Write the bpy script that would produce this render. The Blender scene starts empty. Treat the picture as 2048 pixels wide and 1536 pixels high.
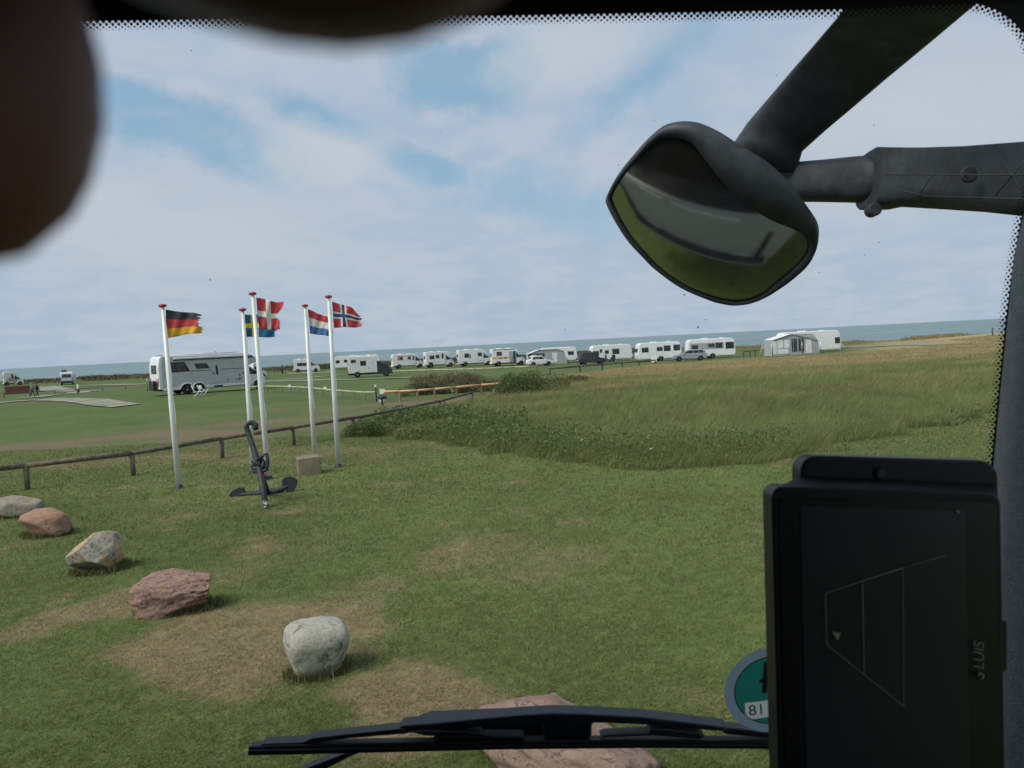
import bpy, bmesh, math, random
import numpy as np
from mathutils import Vector, Matrix

random.seed(7)
rng = np.random.default_rng(11)
scene = bpy.context.scene
col = scene.collection
R = math.radians

# ------------------------------------------------------------------ camera
FPX = 1538.0                                   # focal length in pixels of the 2048 x 1536 frame
EYE = Vector((0.0, 0.0, 2.8))
PITCH, ROLL = R(3.04), R(2.89)
fwd = Vector((0, math.cos(PITCH), -math.sin(PITCH)))
_u0 = Vector((0, math.sin(PITCH), math.cos(PITCH)))
_r0 = Vector((1, 0, 0))
rgt = _r0 * math.cos(ROLL) - _u0 * math.sin(ROLL)
upv = _u0 * math.cos(ROLL) + _r0 * math.sin(ROLL)
cam_data = bpy.data.cameras.new('camera')
cam = bpy.data.objects.new('camera', cam_data)
col.objects.link(cam)
cam.matrix_world = Matrix(((rgt.x, upv.x, -fwd.x, EYE.x), (rgt.y, upv.y, -fwd.y, EYE.y),
                           (rgt.z, upv.z, -fwd.z, EYE.z), (0, 0, 0, 1)))
cam_data.sensor_width = 36.0
cam_data.lens = FPX / 2048 * 36.0
cam_data.clip_start = 0.004
cam_data.clip_end = 90000
cam_data.dof.use_dof = True
cam_data.dof.focus_distance = 2.6
cam_data.dof.aperture_fstop = 19.0
scene.camera = cam

# ------------------------------------------------------------------ world, sun, exposure
SUN_DIR = Vector((-0.62, -0.42, 0.80)).normalized()      # towards the sun
SUN_EL = math.asin(SUN_DIR.z)
SUN_AZ = math.atan2(SUN_DIR.x, SUN_DIR.y)
scene.view_settings.view_transform = 'Standard'
scene.view_settings.look = 'None'
scene.view_settings.gamma = 1.0
scene.view_settings.exposure = 0.32
scene.view_settings.use_curve_mapping = False
scene.cycles.use_denoising = True
scene.cycles.max_bounces = 8
scene.cycles.transparent_max_bounces = 24

sun_data = bpy.data.lights.new('sun', 'SUN')
sun_data.energy = 2.7
sun_data.angle = R(28)
sun_data.color = (1.0, 0.95, 0.88)
sun = bpy.data.objects.new('sun', sun_data)
col.objects.link(sun)
sun.rotation_euler = SUN_DIR.to_track_quat('Z', 'Y').to_euler()
sun.location = (0, 0, 60)

world = bpy.data.worlds.new('World')
scene.world = world
world.use_nodes = True
wt = world.node_tree
wt.nodes.clear()


def nd(tree, kind, ins=None, **attrs):
    n = tree.nodes.new(kind)
    for k, v in attrs.items():
        setattr(n, k, v)
    for k, v in (ins or {}).items():
        s = n.inputs[k]
        if isinstance(v, bpy.types.NodeSocket):
            tree.links.new(v, s)
        else:
            s.default_value = v
    return n


def mth(tree, op, a, b=0.0, c=None, clamp=False):
    ins = {0: a, 1: b}
    if c is not None:
        ins[2] = c
    return nd(tree, 'ShaderNodeMath', ins, operation=op, use_clamp=clamp).outputs[0]


def mixc(tree, fac, a, b):
    n = nd(tree, 'ShaderNodeMix', data_type='RGBA')
    for i, v in ((0, fac), (6, a), (7, b)):
        if isinstance(v, bpy.types.NodeSocket):
            tree.links.new(v, n.inputs[i])
        else:
            n.inputs[i].default_value = v if i == 0 else (*v[:3], 1.0)
    return n.outputs[2]


def ramp(tree, fac, stops):
    n = nd(tree, 'ShaderNodeMapRange', {0: fac, 1: stops[0], 2: stops[1], 3: 0.0, 4: 1.0}, interpolation_type='SMOOTHSTEP')
    return n.outputs[0]


def px_dir(px, py):
    return fwd + rgt * ((px - 1024) / FPX) + upv * ((768 - py) / FPX)


def px_angles(px, py):
    d = px_dir(px, py).normalized()
    return math.atan2(d.x, d.y), math.asin(d.z)


sky = nd(wt, 'ShaderNodeTexSky', sky_type='NISHITA', sun_disc=False, sun_elevation=SUN_EL, sun_rotation=SUN_AZ)
sky.air_density = 1.0
sky.dust_density = 0.6
sky.ozone_density = 1.5
tc = nd(wt, 'ShaderNodeTexCoord')
sep = nd(wt, 'ShaderNodeSeparateXYZ', {0: tc.outputs['Generated']})
az = mth(wt, 'ARCTAN2', sep.outputs[0], sep.outputs[1])
el = mth(wt, 'ARCSINE', sep.outputs[2])
# clouds lie on a flat layer: project the view direction on it
zc = mth(wt, 'ADD', mth(wt, 'MAXIMUM', sep.outputs[2], 0.0), 0.16)
plane = nd(wt, 'ShaderNodeCombineXYZ', {0: mth(wt, 'DIVIDE', sep.outputs[0], zc), 1: mth(wt, 'DIVIDE', sep.outputs[1], zc), 2: 0.0})
big = nd(wt, 'ShaderNodeTexNoise', {'Vector': plane.outputs[0], 'Scale': 1.1, 'Detail': 7.0, 'Roughness': 0.52, 'Distortion': 0.5})
fine = nd(wt, 'ShaderNodeTexNoise', {'Vector': plane.outputs[0], 'Scale': 3.4, 'Detail': 6.0, 'Roughness': 0.55, 'Distortion': 0.3})
wob = nd(wt, 'ShaderNodeTexNoise', {'Vector': tc.outputs['Generated'], 'Scale': 7.0, 'Detail': 7.0, 'Roughness': 0.62})
wobv = mth(wt, 'MULTIPLY_ADD', wob.outputs[0], 2.6, -1.3)


def blob(px, py, ax, ay, tilt, soft=(0.45, 1.15), rough=1.0):
    """soft elliptical mask in azimuth / elevation, its outline broken up by noise"""
    a0, e0 = px_angles(px, py)
    dx = mth(wt, 'SUBTRACT', az, a0)
    dy = mth(wt, 'SUBTRACT', el, e0)
    c, s = math.cos(R(tilt)), math.sin(R(tilt))
    u = mth(wt, 'DIVIDE', mth(wt, 'ADD', mth(wt, 'MULTIPLY', dx, c), mth(wt, 'MULTIPLY', dy, s)), ax / FPX)
    v = mth(wt, 'DIVIDE', mth(wt, 'SUBTRACT', mth(wt, 'MULTIPLY', dy, c), mth(wt, 'MULTIPLY', dx, s)), ay / FPX)
    r = mth(wt, 'SQRT', mth(wt, 'ADD', mth(wt, 'MULTIPLY', u, u), mth(wt, 'MULTIPLY', v, v)))
    r = mth(wt, 'ADD', r, mth(wt, 'MULTIPLY', wobv, rough))
    return mth(wt, 'SUBTRACT', 1.0, ramp(wt, r, soft))


gap = None
for args in ((390, 268, 290, 66, -12, (0.35, 1.0), 1.2), (250, 195, 200, 45, -5), (930, 140, 150, 80, 10), (1070, 405, 210, 75, -18, (0.2, 1.2)),
             (840, 330, 130, 40, -15), (1280, 165, 170, 60, 30, (0.2, 1.3)), (640, 240, 160, 35, -20, (0.2, 1.2))):
    m = blob(*args)
    gap = m if gap is None else mth(wt, 'MAXIMUM', gap, m)
noise_gap = ramp(wt, mth(wt, 'MULTIPLY_ADD', fine.outputs[0], 0.35, mth(wt, 'MULTIPLY', big.outputs[0], 0.65)), (0.58, 0.36))
gap = mth(wt, 'MAXIMUM', mth(wt, 'MULTIPLY', gap, 0.95), mth(wt, 'MULTIPLY', noise_gap, 0.30))
lowfade = ramp(wt, el, (0.03, 0.22))
gap = mth(wt, 'MULTIPLY', gap, lowfade)
puff = mth(wt, 'MAXIMUM', mth(wt, 'MULTIPLY', blob(660, 315, 190, 70, -8, (0.25, 1.1), 1.1), 0.85), mth(wt, 'MULTIPLY', blob(1140, 105, 190, 70, 0, (0.2, 1.2)), 0.7))
puff = mth(wt, 'MAXIMUM', puff, mth(wt, 'MULTIPLY', blob(1880, 240, 420, 160, 10, (0.2, 1.3)), 0.7))
puff = mth(wt, 'MAXIMUM', puff, mth(wt, 'MULTIPLY', blob(330, 460, 420, 110, -8, (0.1, 1.3), 0.8), 0.75))
puff = mth(wt, 'MAXIMUM', puff, mth(wt, 'MULTIPLY', ramp(wt, big.outputs[0], (0.50, 0.72)), 0.35))
veil = mixc(wt, ramp(wt, el, (-0.01, 0.26)), (3.75, 4.65, 5.75), (4.15, 4.85, 6.05))   # thin high cloud, bluer towards the sea
veil = mixc(wt, mth(wt, 'MULTIPLY', ramp(wt, mth(wt, 'MULTIPLY_ADD', fine.outputs[0], 0.45, mth(wt, 'MULTIPLY', wob.outputs[0], 0.55)), (0.40, 0.62)), 0.55), veil, (5.05, 5.45, 6.05))
blue = mixc(wt, 0.75, sky.outputs[0], (2.75, 4.45, 5.95))
c1 = mixc(wt, gap, veil, blue)
c2 = mixc(wt, mth(wt, 'MULTIPLY', puff, 0.9), c1, (5.2, 5.6, 6.1))
bg = nd(wt, 'ShaderNodeBackground', {'Color': c2, 'Strength': 0.088})
out = nd(wt, 'ShaderNodeOutputWorld', {'Surface': bg.outputs[0]})


# ------------------------------------------------------------------ numbers: noise, terrain, pixel rays
def _hash(ix, iy, iz=0, seed=0):
    n = (ix * 374761393 + iy * 668265263 + iz * 2147483647 + seed * 1274126177) & 0xFFFFFFFF
    n = ((n ^ (n >> 13)) * 1274126177) & 0xFFFFFFFF
    return ((n ^ (n >> 16)) & 0xFFFF) / 65535.0


def vnoise(x, y, z=0.0, seed=0):
    x, y, z = np.broadcast_arrays(np.asarray(x, float), np.asarray(y, float), np.asarray(z, float))
    ix, iy, iz = np.floor(x).astype(np.int64), np.floor(y).astype(np.int64), np.floor(z).astype(np.int64)
    fx, fy, fz = x - ix, y - iy, z - iz
    fx, fy, fz = (t * t * (3 - 2 * t) for t in (fx, fy, fz))
    r = 0
    for a in (0, 1):
        for b in (0, 1):
            for c in (0, 1):
                w = (fx if a else 1 - fx) * (fy if b else 1 - fy) * (fz if c else 1 - fz)
                r = r + w * _hash(ix + a, iy + b, iz + c, seed)
    return r


def fbm(x, y, z=0.0, oct=4, seed=0):
    r, a, t = 0, 1.0, 0
    x, y, z = np.asarray(x, float), np.asarray(y, float), np.asarray(z, float)
    for k in range(oct):
        r = r + a * vnoise(x * 2 ** k + 17.3 * k, y * 2 ** k - 9.1 * k, z * 2 ** k + 5.7 * k, seed + k)
        t += a
        a *= 0.5
    return r / t


def ss(a, b, x):
    t = np.clip((np.asarray(x, float) - a) / (b - a), 0, 1)
    return t * t * (3 - 2 * t)


def height(x, y):
    x, y = np.asarray(x, float), np.asarray(y, float)
    z = -0.75 * ss(62, 108, y)
    z = z + 2.15 * np.exp(-((x - 78) / 30) ** 2 - ((y - 92) / 34) ** 2)                 # sandy rise on the right
    z = z + 0.30 * ss(15.5, 30, y) * ss(0.02, 0.25, (x + 2) / np.maximum(y, 1)) * (1 - ss(34, 58, y))
    z = z + 0.10 * (fbm(x / 9, y / 9, oct=3, seed=3) - 0.5) * ss(8, 40, y)
    edge = 184 - 55 * ss(25, 90, x) + 10 * (fbm(x / 22, 0.0, oct=3, seed=9) - 0.5)
    z = z + (0.25 + 0.75 * fbm(x / 7, y / 5, oct=4, seed=5)) * np.exp(-((y - edge + 7) / 5.0) ** 2) * (1 - 0.4 * ss(20, 60, x))
    z = z - 15.5 * ss(0, 34, y - edge)
    return z


def h1(x, y):
    return float(height(x, y))


def P(px, py, depth):
    return EYE + px_dir(px, py) * depth


def ground_at(px, py, z=0.0):
    d = px_dir(px, py)
    t = (z - EYE.z) / d.z
    return EYE + d * t


_ts = 3.0 * 1.010 ** np.arange(495)


def T(px, py):
    """where the ray through a picture point meets the terrain"""
    d = px_dir(px, py)
    t = _ts
    for _ in range(2):
        below = (EYE.z + d.z * t) <= height(EYE.x + d.x * t, EYE.y + d.y * t)
        if not below.any():
            return EYE + d * 180
        k = max(1, int(np.argmax(below)))
        t = np.linspace(t[k - 1], t[k], 60)
    q = EYE + d * float(t[-1] + t[0]) * 0.5
    return Vector((q.x, q.y, h1(q.x, q.y)))


def at_depth(px, py, depth):
    q = P(px, py, depth)
    return Vector((q.x, q.y, h1(q.x, q.y)))


# ------------------------------------------------------------------ materials
MATS = {}


def mat(name, color, rough=0.6, vary=0.12, scale=8.0, bump=0.0, bscale=None, spec=0.4, metal=0.0, color2=None, mix=(0.45, 0.6), coat=0.0):
    if name in MATS:
        return MATS[name]
    m = bpy.data.materials.new(name)
    m.use_nodes = True
    t = m.node_tree
    b = t.nodes['Principled BSDF']
    co = nd(t, 'ShaderNodeTexCoord')
    n1 = nd(t, 'ShaderNodeTexNoise', {'Vector': co.outputs['Object'], 'Scale': scale, 'Detail': 6.0, 'Roughness': 0.6})
    dark = tuple(c * (1 - vary) for c in color)
    lite = tuple(min(1, c * (1 + vary)) for c in color)
    c = mixc(t, ramp(t, n1.outputs[0], (0.3, 0.7)), dark, lite)
    if color2 is not None:
        n2 = nd(t, 'ShaderNodeTexNoise', {'Vector': co.outputs['Object'], 'Scale': scale * 0.45, 'Detail': 8.0, 'Roughness': 0.68})
        c = mixc(t, ramp(t, n2.outputs[0], mix), c, color2)
    t.links.new(c, b.inputs['Base Color'])
    b.inputs['Roughness'].default_value = rough
    b.inputs['Specular IOR Level'].default_value = spec
    b.inputs['Metallic'].default_value = metal
    b.inputs['Coat Weight'].default_value = coat
    if bump:
        n3 = nd(t, 'ShaderNodeTexNoise', {'Vector': co.outputs['Object'], 'Scale': bscale or scale * 4, 'Detail': 8.0, 'Roughness': 0.65})
        bp = nd(t, 'ShaderNodeBump', {'Height': n3.outputs[0], 'Strength': bump, 'Distance': 0.02})
        t.links.new(bp.outputs[0], b.inputs['Normal'])
    MATS[name] = m
    return m


def attr_mat(name, vary=0.2, scale=6.0, rough=0.85, bump=0.0, bscale=30.0, spec=0.15, bdist=0.03, trans=0.0):
    """colour from the mesh's own colour layer, broken up by noise"""
    m = bpy.data.materials.new(name)
    m.use_nodes = True
    t = m.node_tree
    b = t.nodes['Principled BSDF']
    a = nd(t, 'ShaderNodeAttribute', attribute_name='tint')
    co = nd(t, 'ShaderNodeTexCoord')
    n1 = nd(t, 'ShaderNodeTexNoise', {'Vector': co.outputs['Object'], 'Scale': scale, 'Detail': 9.0, 'Roughness': 0.7})
    f = nd(t, 'ShaderNodeMapRange', {0: n1.outputs[0], 1: 0.25, 2: 0.75, 3: 1 - vary, 4: 1 + vary}).outputs[0]
    v = nd(t, 'ShaderNodeVectorMath', {0: a.outputs['Color'], 3: f}, operation='SCALE')
    t.links.new(v.outputs[0], b.inputs['Base Color'])
    b.inputs['Roughness'].default_value = rough
    b.inputs['Specular IOR Level'].default_value = spec
    if bump:
        n3 = nd(t, 'ShaderNodeTexNoise', {'Vector': co.outputs['Object'], 'Scale': bscale, 'Detail': 8.0, 'Roughness': 0.7})
        bp = nd(t, 'ShaderNodeBump', {'Height': n3.outputs[0], 'Strength': bump, 'Distance': bdist})
        t.links.new(bp.outputs[0], b.inputs['Normal'])
    if trans:
        tl = nd(t, 'ShaderNodeBsdfTranslucent', {'Color': v.outputs[0]})
        mx = nd(t, 'ShaderNodeMixShader', {0: trans, 1: b.outputs[0], 2: tl.outputs[0]})
        t.links.new(mx.outputs[0], t.nodes['Material Output'].inputs['Surface'])
    MATS[name] = m
    return m


def glow_mat(name, color, strength):
    m = bpy.data.materials.new(name)
    m.use_nodes = True
    t = m.node_tree
    b = t.nodes['Principled BSDF']
    co = nd(t, 'ShaderNodeTexCoord')
    n1 = nd(t, 'ShaderNodeTexNoise', {'Vector': co.outputs['Object'], 'Scale': 9.0, 'Detail': 3.0})
    s = nd(t, 'ShaderNodeMapRange', {0: n1.outputs[0], 1: 0.3, 2: 0.7, 3: strength * 0.75, 4: strength * 1.25}).outputs[0]
    b.inputs['Base Color'].default_value = (0.008, 0.0085, 0.010, 1)
    b.inputs['Roughness'].default_value = 0.36
    b.inputs['Emission Color'].default_value = (*color, 1)
    t.links.new(s, b.inputs['Emission Strength'])
    MATS[name] = m
    return m


white_paint = mat('white_paint', (0.72, 0.73, 0.72), 0.35, 0.05, 3, spec=0.5, color2=(0.60, 0.60, 0.57), mix=(0.5, 0.8))
cream_paint = mat('cream_paint', (0.66, 0.64, 0.57), 0.4, 0.06, 3, spec=0.5)
grey_paint = mat('grey_paint', (0.45, 0.465, 0.46), 0.38, 0.05, 2, spec=0.5)
silver_paint = mat('silver_paint', (0.30, 0.33, 0.36), 0.3, 0.06, 4, spec=0.6, metal=0.3)
navy_paint = mat('navy_paint', (0.030, 0.038, 0.052), 0.3, 0.15, 4, spec=0.6)
window_dark = mat('window_dark', (0.030, 0.036, 0.042), 0.12, 0.4, 2.5, spec=0.6, color2=(0.10, 0.11, 0.11), mix=(0.5, 0.72))
black_plastic = mat('black_plastic', (0.022, 0.024, 0.028), 0.55, 0.25, 12, bump=0.1)
tyre_black = mat('tyre_black', (0.02, 0.02, 0.021), 0.85, 0.3, 20, bump=0.2)
rim_metal = mat('rim_metal', (0.42, 0.43, 0.44), 0.35, 0.1, 10, metal=0.7)
lamp_red = mat('lamp_red', (0.35, 0.02, 0.02), 0.25, 0.1, 6)
lamp_clear = mat('lamp_clear', (0.65, 0.68, 0.70), 0.12, 0.1, 6, spec=0.7)
canvas_grey = mat('canvas_grey', (0.33, 0.34, 0.35), 0.85, 0.15, 5, bump=0.1)
canvas_white = mat('canvas_white', (0.66, 0.67, 0.65), 0.8, 0.08, 4, bump=0.1)
canvas_dark = mat('canvas_dark', (0.045, 0.05, 0.065), 0.8, 0.25, 4, bump=0.25)
stripe_orange = mat('stripe_orange', (0.75, 0.33, 0.05), 0.45, 0.1, 6)
stripe_red = mat('stripe_red', (0.42, 0.07, 0.06), 0.45, 0.1, 6)
steel = mat('steel', (0.5, 0.5, 0.5), 0.35, 0.1, 10, metal=0.8)
wood_weathered = mat('wood_weathered', (0.135, 0.115, 0.078), 0.85, 0.3, 9, bump=0.4, color2=(0.075, 0.068, 0.045), mix=(0.45, 0.65))
wood_pale = mat('wood_pale', (0.40, 0.40, 0.26), 0.8, 0.15, 9, bump=0.2)
wood_orange = mat('wood_orange', (0.56, 0.34, 0.20), 0.8, 0.15, 9, bump=0.2)
gravel = mat('gravel', (0.29, 0.28, 0.235), 0.95, 0.18, 1.2, bump=0.5, bscale=14, color2=(0.15, 0.16, 0.08), mix=(0.42, 0.62))
concrete = mat('concrete', (0.25, 0.205, 0.145), 0.9, 0.18, 6, bump=0.4, color2=(0.17, 0.16, 0.11), mix=(0.45, 0.65))
brick_red = mat('brick_red', (0.11, 0.036, 0.032), 0.9, 0.25, 3, bump=0.3)
iron_black = mat('iron_black', (0.025, 0.028, 0.034), 0.55, 0.3, 14, bump=0.5, bscale=40, spec=0.5)
pole_white = mat('pole_white', (0.70, 0.72, 0.68), 0.35, 0.05, 2, spec=0.5, color2=(0.58, 0.62, 0.48), mix=(0.5, 0.75))
cap_red = mat('cap_red', (0.36, 0.035, 0.055), 0.4, 0.12, 12)
rope_white = mat('rope_white', (0.6, 0.6, 0.56), 0.8, 0.1, 30)
mirror_plastic = mat('mirror_plastic', (0.035, 0.042, 0.048), 0.55, 0.25, 30, bump=0.07, bscale=260, color2=(0.085, 0.10, 0.105), mix=(0.56, 0.8))
_t = mirror_plastic.node_tree
_b = _t.nodes['Principled BSDF']
_src = _b.inputs['Base Color'].links[0].from_socket
_co = nd(_t, 'ShaderNodeTexCoord')
_dn = nd(_t, 'ShaderNodeTexNoise', {'Vector': _co.outputs['Object'], 'Scale': 330.0, 'Detail': 4.0, 'Roughness': 0.8})
_dl = nd(_t, 'ShaderNodeTexNoise', {'Vector': _co.outputs['Object'], 'Scale': 14.0, 'Detail': 4.0})
_dust = mth(_t, 'MULTIPLY', ramp(_t, _dn.outputs[0], (0.60, 0.72)), ramp(_t, _dl.outputs[0], (0.35, 0.65)))
_t.links.new(mixc(_t, mth(_t, 'MULTIPLY', _dust, 0.75), _src, (0.22, 0.24, 0.25)), _b.inputs['Base Color'])
cab_trim = mat('cab_trim', (0.05, 0.05, 0.055), 0.85, 0.15, 30, bump=0.15, bscale=300)
pillar_trim = mat('pillar_trim', (0.27, 0.285, 0.30), 0.8, 0.12, 120, bump=0.35, bscale=420)
wiper_black = mat('wiper_black', (0.026, 0.030, 0.040), 0.5, 0.2, 60, bump=0.15, bscale=300)
rubber = mat('rubber', (0.012, 0.012, 0.013), 0.7, 0.2, 60)
tablet_black = mat('tablet_black', (0.013, 0.0135, 0.016), 0.42, 0.2, 80, bump=0.08, bscale=600)
frit_black = mat('frit_black', (0.006, 0.006, 0.008), 0.5, 0.2, 50)
logo_grey = mat('logo_grey', (0.30, 0.31, 0.32), 0.5, 0.1, 60)


# ------------------------------------------------------------------ mesh helpers
def tag(o, label=None, cat=None, group=None, kind=None):
    for k, v in (('label', label), ('category', cat), ('group', group), ('kind', kind)):
        if v:
            o[k] = v
    return o


def empty(name, loc=(0, 0, 0), rz=0.0):
    o = bpy.data.objects.new(name, None)
    o.empty_display_size = 0.2
    col.objects.link(o)
    o.location = loc
    o.rotation_euler = (0, 0, rz)
    return o


def link(name, me, m, parent=None, smooth=False, world_verts=False):
    if isinstance(m, (list, tuple)):
        for q in m:
            me.materials.append(q)
    elif m is not None:
        me.materials.append(m)
    if smooth:
        me.polygons.foreach_set('use_smooth', np.ones(len(me.polygons), dtype=bool))
    o = bpy.data.objects.new(name, me)
    col.objects.link(o)
    if parent is not None:
        o.parent = parent
        if world_verts:
            r = parent
            off = Vector((0, 0, 0))
            while r is not None:
                off += r.location
                r = r.parent
            me.transform(Matrix.Translation(-off))
    return o


def from_bm(name, bm, m, parent=None, smooth=False, world_verts=False):
    bmesh.ops.recalc_face_normals(bm, faces=bm.faces)
    me = bpy.data.meshes.new(name)
    bm.to_mesh(me)
    bm.free()
    return link(name, me, m, parent, smooth, world_verts)


def raw(name, verts, faces, m, parent=None, smooth=False, world_verts=False):
    me = bpy.data.meshes.new(name)
    me.from_pydata([tuple(v) for v in verts], [], faces)
    me.update()
    return link(name, me, m, parent, smooth, world_verts)


def bevel(bm, w, seg=2):
    if w > 0:
        bmesh.ops.bevel(bm, geom=list(bm.edges), offset=w, segments=seg, affect='EDGES', clamp_overlap=True, profile=0.5)


def box(name, m, c, size, parent=None, bev=0.0, rot=None, world_verts=False, seg=2):
    bm = bmesh.new()
    bmesh.ops.create_cube(bm, size=1.0)
    bmesh.ops.scale(bm, vec=size, verts=bm.verts)
    bevel(bm, bev, seg)
    if rot is not None:
        bmesh.ops.rotate(bm, cent=(0, 0, 0), matrix=rot, verts=bm.verts)
    bmesh.ops.translate(bm, vec=c, verts=bm.verts)
    return from_bm(name, bm, m, parent, world_verts=world_verts)


def prism(name, m, prof, y0, y1, parent=None, bev=0.0, seg=2, smooth=False):
    """profile of (x, z) points pushed through from y0 to y1"""
    bm = bmesh.new()
    a = [bm.verts.new((x, y0, z)) for x, z in prof]
    b = [bm.verts.new((x, y1, z)) for x, z in prof]
    n = len(prof)
    bm.faces.new(a)
    bm.faces.new(b[::-1])
    for i in range(n):
        bm.faces.new((a[i], b[i], b[(i + 1) % n], a[(i + 1) % n]))
    bmesh.ops.recalc_face_normals(bm, faces=bm.faces)
    bevel(bm, bev, seg)
    return from_bm(name, bm, m, parent, smooth)


def tube_mesh(pts, rad, n=10, caps=True, flat=1.0):
    """verts, faces of a tube along points; rad is one radius or one for each point"""
    pts = [Vector(p) for p in pts]
    if not isinstance(rad, (list, tuple)):
        rad = [rad] * len(pts)
    V, Fc = [], []
    ref = None
    for i, p in enumerate(pts):
        d = (pts[min(i + 1, len(pts) - 1)] - pts[max(i - 1, 0)]).normalized()
        if ref is None:
            ref = d.orthogonal().normalized()
        ref = (ref - d * ref.dot(d)).normalized()
        s = d.cross(ref)
        for k in range(n):
            a = 2 * math.pi * k / n
            V.append(p + ref * (math.cos(a) * rad[i]) + s * (math.sin(a) * rad[i] * flat))
    for i in range(len(pts) - 1):
        for k in range(n):
            k2 = (k + 1) % n
            Fc.append((i * n + k, i * n + k2, (i + 1) * n + k2, (i + 1) * n + k))
    if caps:
        Fc.append(tuple(range(n - 1, -1, -1)))
        Fc.append(tuple((len(pts) - 1) * n + k for k in range(n)))
    return V, Fc


def tube(name, m, pts, rad, parent=None, n=10, smooth=True, world_verts=False):
    V, Fc = tube_mesh(pts, rad, n)
    return raw(name, V, Fc, m, parent, smooth, world_verts)


def lathe(name, m, prof, parent=None, n=16, loc=(0, 0, 0), axis='Z', smooth=True):
    V, Fc = [], []
    for r, z in prof:
        for k in range(n):
            a = 2 * math.pi * k / n
            x, y = r * math.cos(a), r * math.sin(a)
            p = (x, y, z) if axis == 'Z' else (x, z, y)
            V.append(Vector(p) + Vector(loc))
    for i in range(len(prof) - 1):
        for k in range(n):
            k2 = (k + 1) % n
            Fc.append((i * n + k, i * n + k2, (i + 1) * n + k2, (i + 1) * n + k))
    Fc.append(tuple(range(n - 1, -1, -1)))
    Fc.append(tuple((len(prof) - 1) * n + k for k in range(n)))
    o = raw(name, V, Fc, m, parent, smooth)
    bm = bmesh.new()
    bm.from_mesh(o.data)
    bmesh.ops.recalc_face_normals(bm, faces=bm.faces)
    bm.to_mesh(o.data)
    bm.free()
    return o


def blades(name, pos, hgt, wid, lean, tint, m, kind='stuff', segs=1, parent=None):
    """many grass blades in one mesh. pos n x 3, hgt n, wid n, lean n x 2 (tip offset), tint n x 3"""
    n = len(pos)
    a = rng.uniform(0, 2 * np.pi, n)
    side = np.stack([np.cos(a), np.sin(a), np.zeros(n)], 1) * wid[:, None] * 0.5
    tip = pos + np.concatenate([lean, hgt[:, None]], 1)
    if segs == 1:
        co = np.stack([pos - side, pos + side, tip], 1).reshape(-1, 3)
        nv, loops, nf, per = 3 * n, np.arange(3 * n), n, 3
        starts, totals = np.arange(0, 3 * n, 3), np.full(n, 3)
        tints = np.repeat(tint, 3, axis=0)
    else:
        mid = pos + np.concatenate([lean * 0.30, hgt[:, None] * 0.58], 1)
        co = np.stack([pos - side, pos + side, mid - side * 0.75, mid + side * 0.75, tip], 1).reshape(-1, 3)
        b = np.arange(n) * 5
        loops = np.stack([b, b + 1, b + 3, b + 2, b + 2, b + 3, b + 4], 1).reshape(-1)
        starts = np.stack([np.arange(n) * 7, np.arange(n) * 7 + 4], 1).reshape(-1)
        totals = np.tile([4, 3], n)
        nv = 5 * n
        tints = np.repeat(tint, 5, axis=0)
    me = bpy.data.meshes.new(name)
    me.vertices.add(nv)
    me.vertices.foreach_set('co', co.astype(np.float32).ravel())
    me.loops.add(len(loops))
    me.loops.foreach_set('vertex_index', loops.astype(np.int32))
    me.polygons.add(len(starts))
    me.polygons.foreach_set('loop_start', starts.astype(np.int32))
    me.polygons.foreach_set('loop_total', totals.astype(np.int32))
    me.update(calc_edges=True)
    at = me.color_attributes.new('tint', 'FLOAT_COLOR', 'POINT')
    c4 = np.concatenate([tints, np.ones((nv, 1))], 1)
    at.data.foreach_set('color', c4.astype(np.float32).ravel())
    o = link(name, me, m, parent)
    if kind:
        o['kind'] = kind
    return o


# ------------------------------------------------------------------ ground
def gauss_px(x, y, px, py, rx, ry, rot=0.0):
    c = ground_at(px, py)
    dx, dy = x - c.x, y - c.y
    cs, sn = math.cos(rot), math.sin(rot)
    u, v = (dx * cs + dy * sn) / rx, (-dx * sn + dy * cs) / ry
    return np.exp(-(u * u + v * v))


DRY = [(200, 1230, .7, .45, 0, .55), (300, 1190, .6, .4, 0, .6), (650, 1270, .8, .4, 0, .5), (450, 1360, .7, .4, 0, .4), (950, 1380, .4, .3, 0, .4), (330, 1330, 0.8, 0.5, 0, .5), (600, 1330, 0.9, .7, 0, .6), (900, 1430, .5, .35, 0, .6), (120, 1250, .6, .5, 0, .4), (520, 1240, 0.75, 0.6, .3, 1.0), (430, 1290, 0.7, 0.5, 0, 0.8), (760, 1400, 0.5, 0.45, 0, 0.9), (690, 1230, 0.5, 0.4, 0, 0.5),
       (250, 1200, 0.6, 0.5, 0, 0.8), (150, 1160, .5, .4, 0, .5), (380, 1260, .6, .5, 0, .8), (860, 1340, 0.35, 0.35, 0, 0.55), (800, 1490, 0.4, 0.3, 0, 0.7), (520, 1100, 0.8, 0.35, .2, 0.55),
       (770, 970, 0.8, 0.5, 0, 0.35), (810, 1140, 0.6, 0.3, 0, 0.3), (880, 1048, 0.3, 0.2, 0, 0.7), (560, 1025, 0.5, 0.25, 0, 0.5),
       (1500, 1160, .6, .4, 0, .25), (1380, 1420, .5, .35, 0, .45), (330, 870, 4.5, 2.6, -.1, 1.0), (150, 885, 4.0, 1.8, 0, 0.9), (560, 845, 4.0, 2.2, 0, 0.9),
       (100, 930, 3, 1.3, 0, .6), (850, 805, 4, 2.6, .3, 1.0), (770, 830, 3, 2, 0, .9), (420, 905, 3, 1.0, 0, .5), (920, 820, 3, 3, 0, 1.0),
       (520, 925, 1.8, .8, 0, .5), (690, 925, 1.5, .6, 0, .45)]


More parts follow.
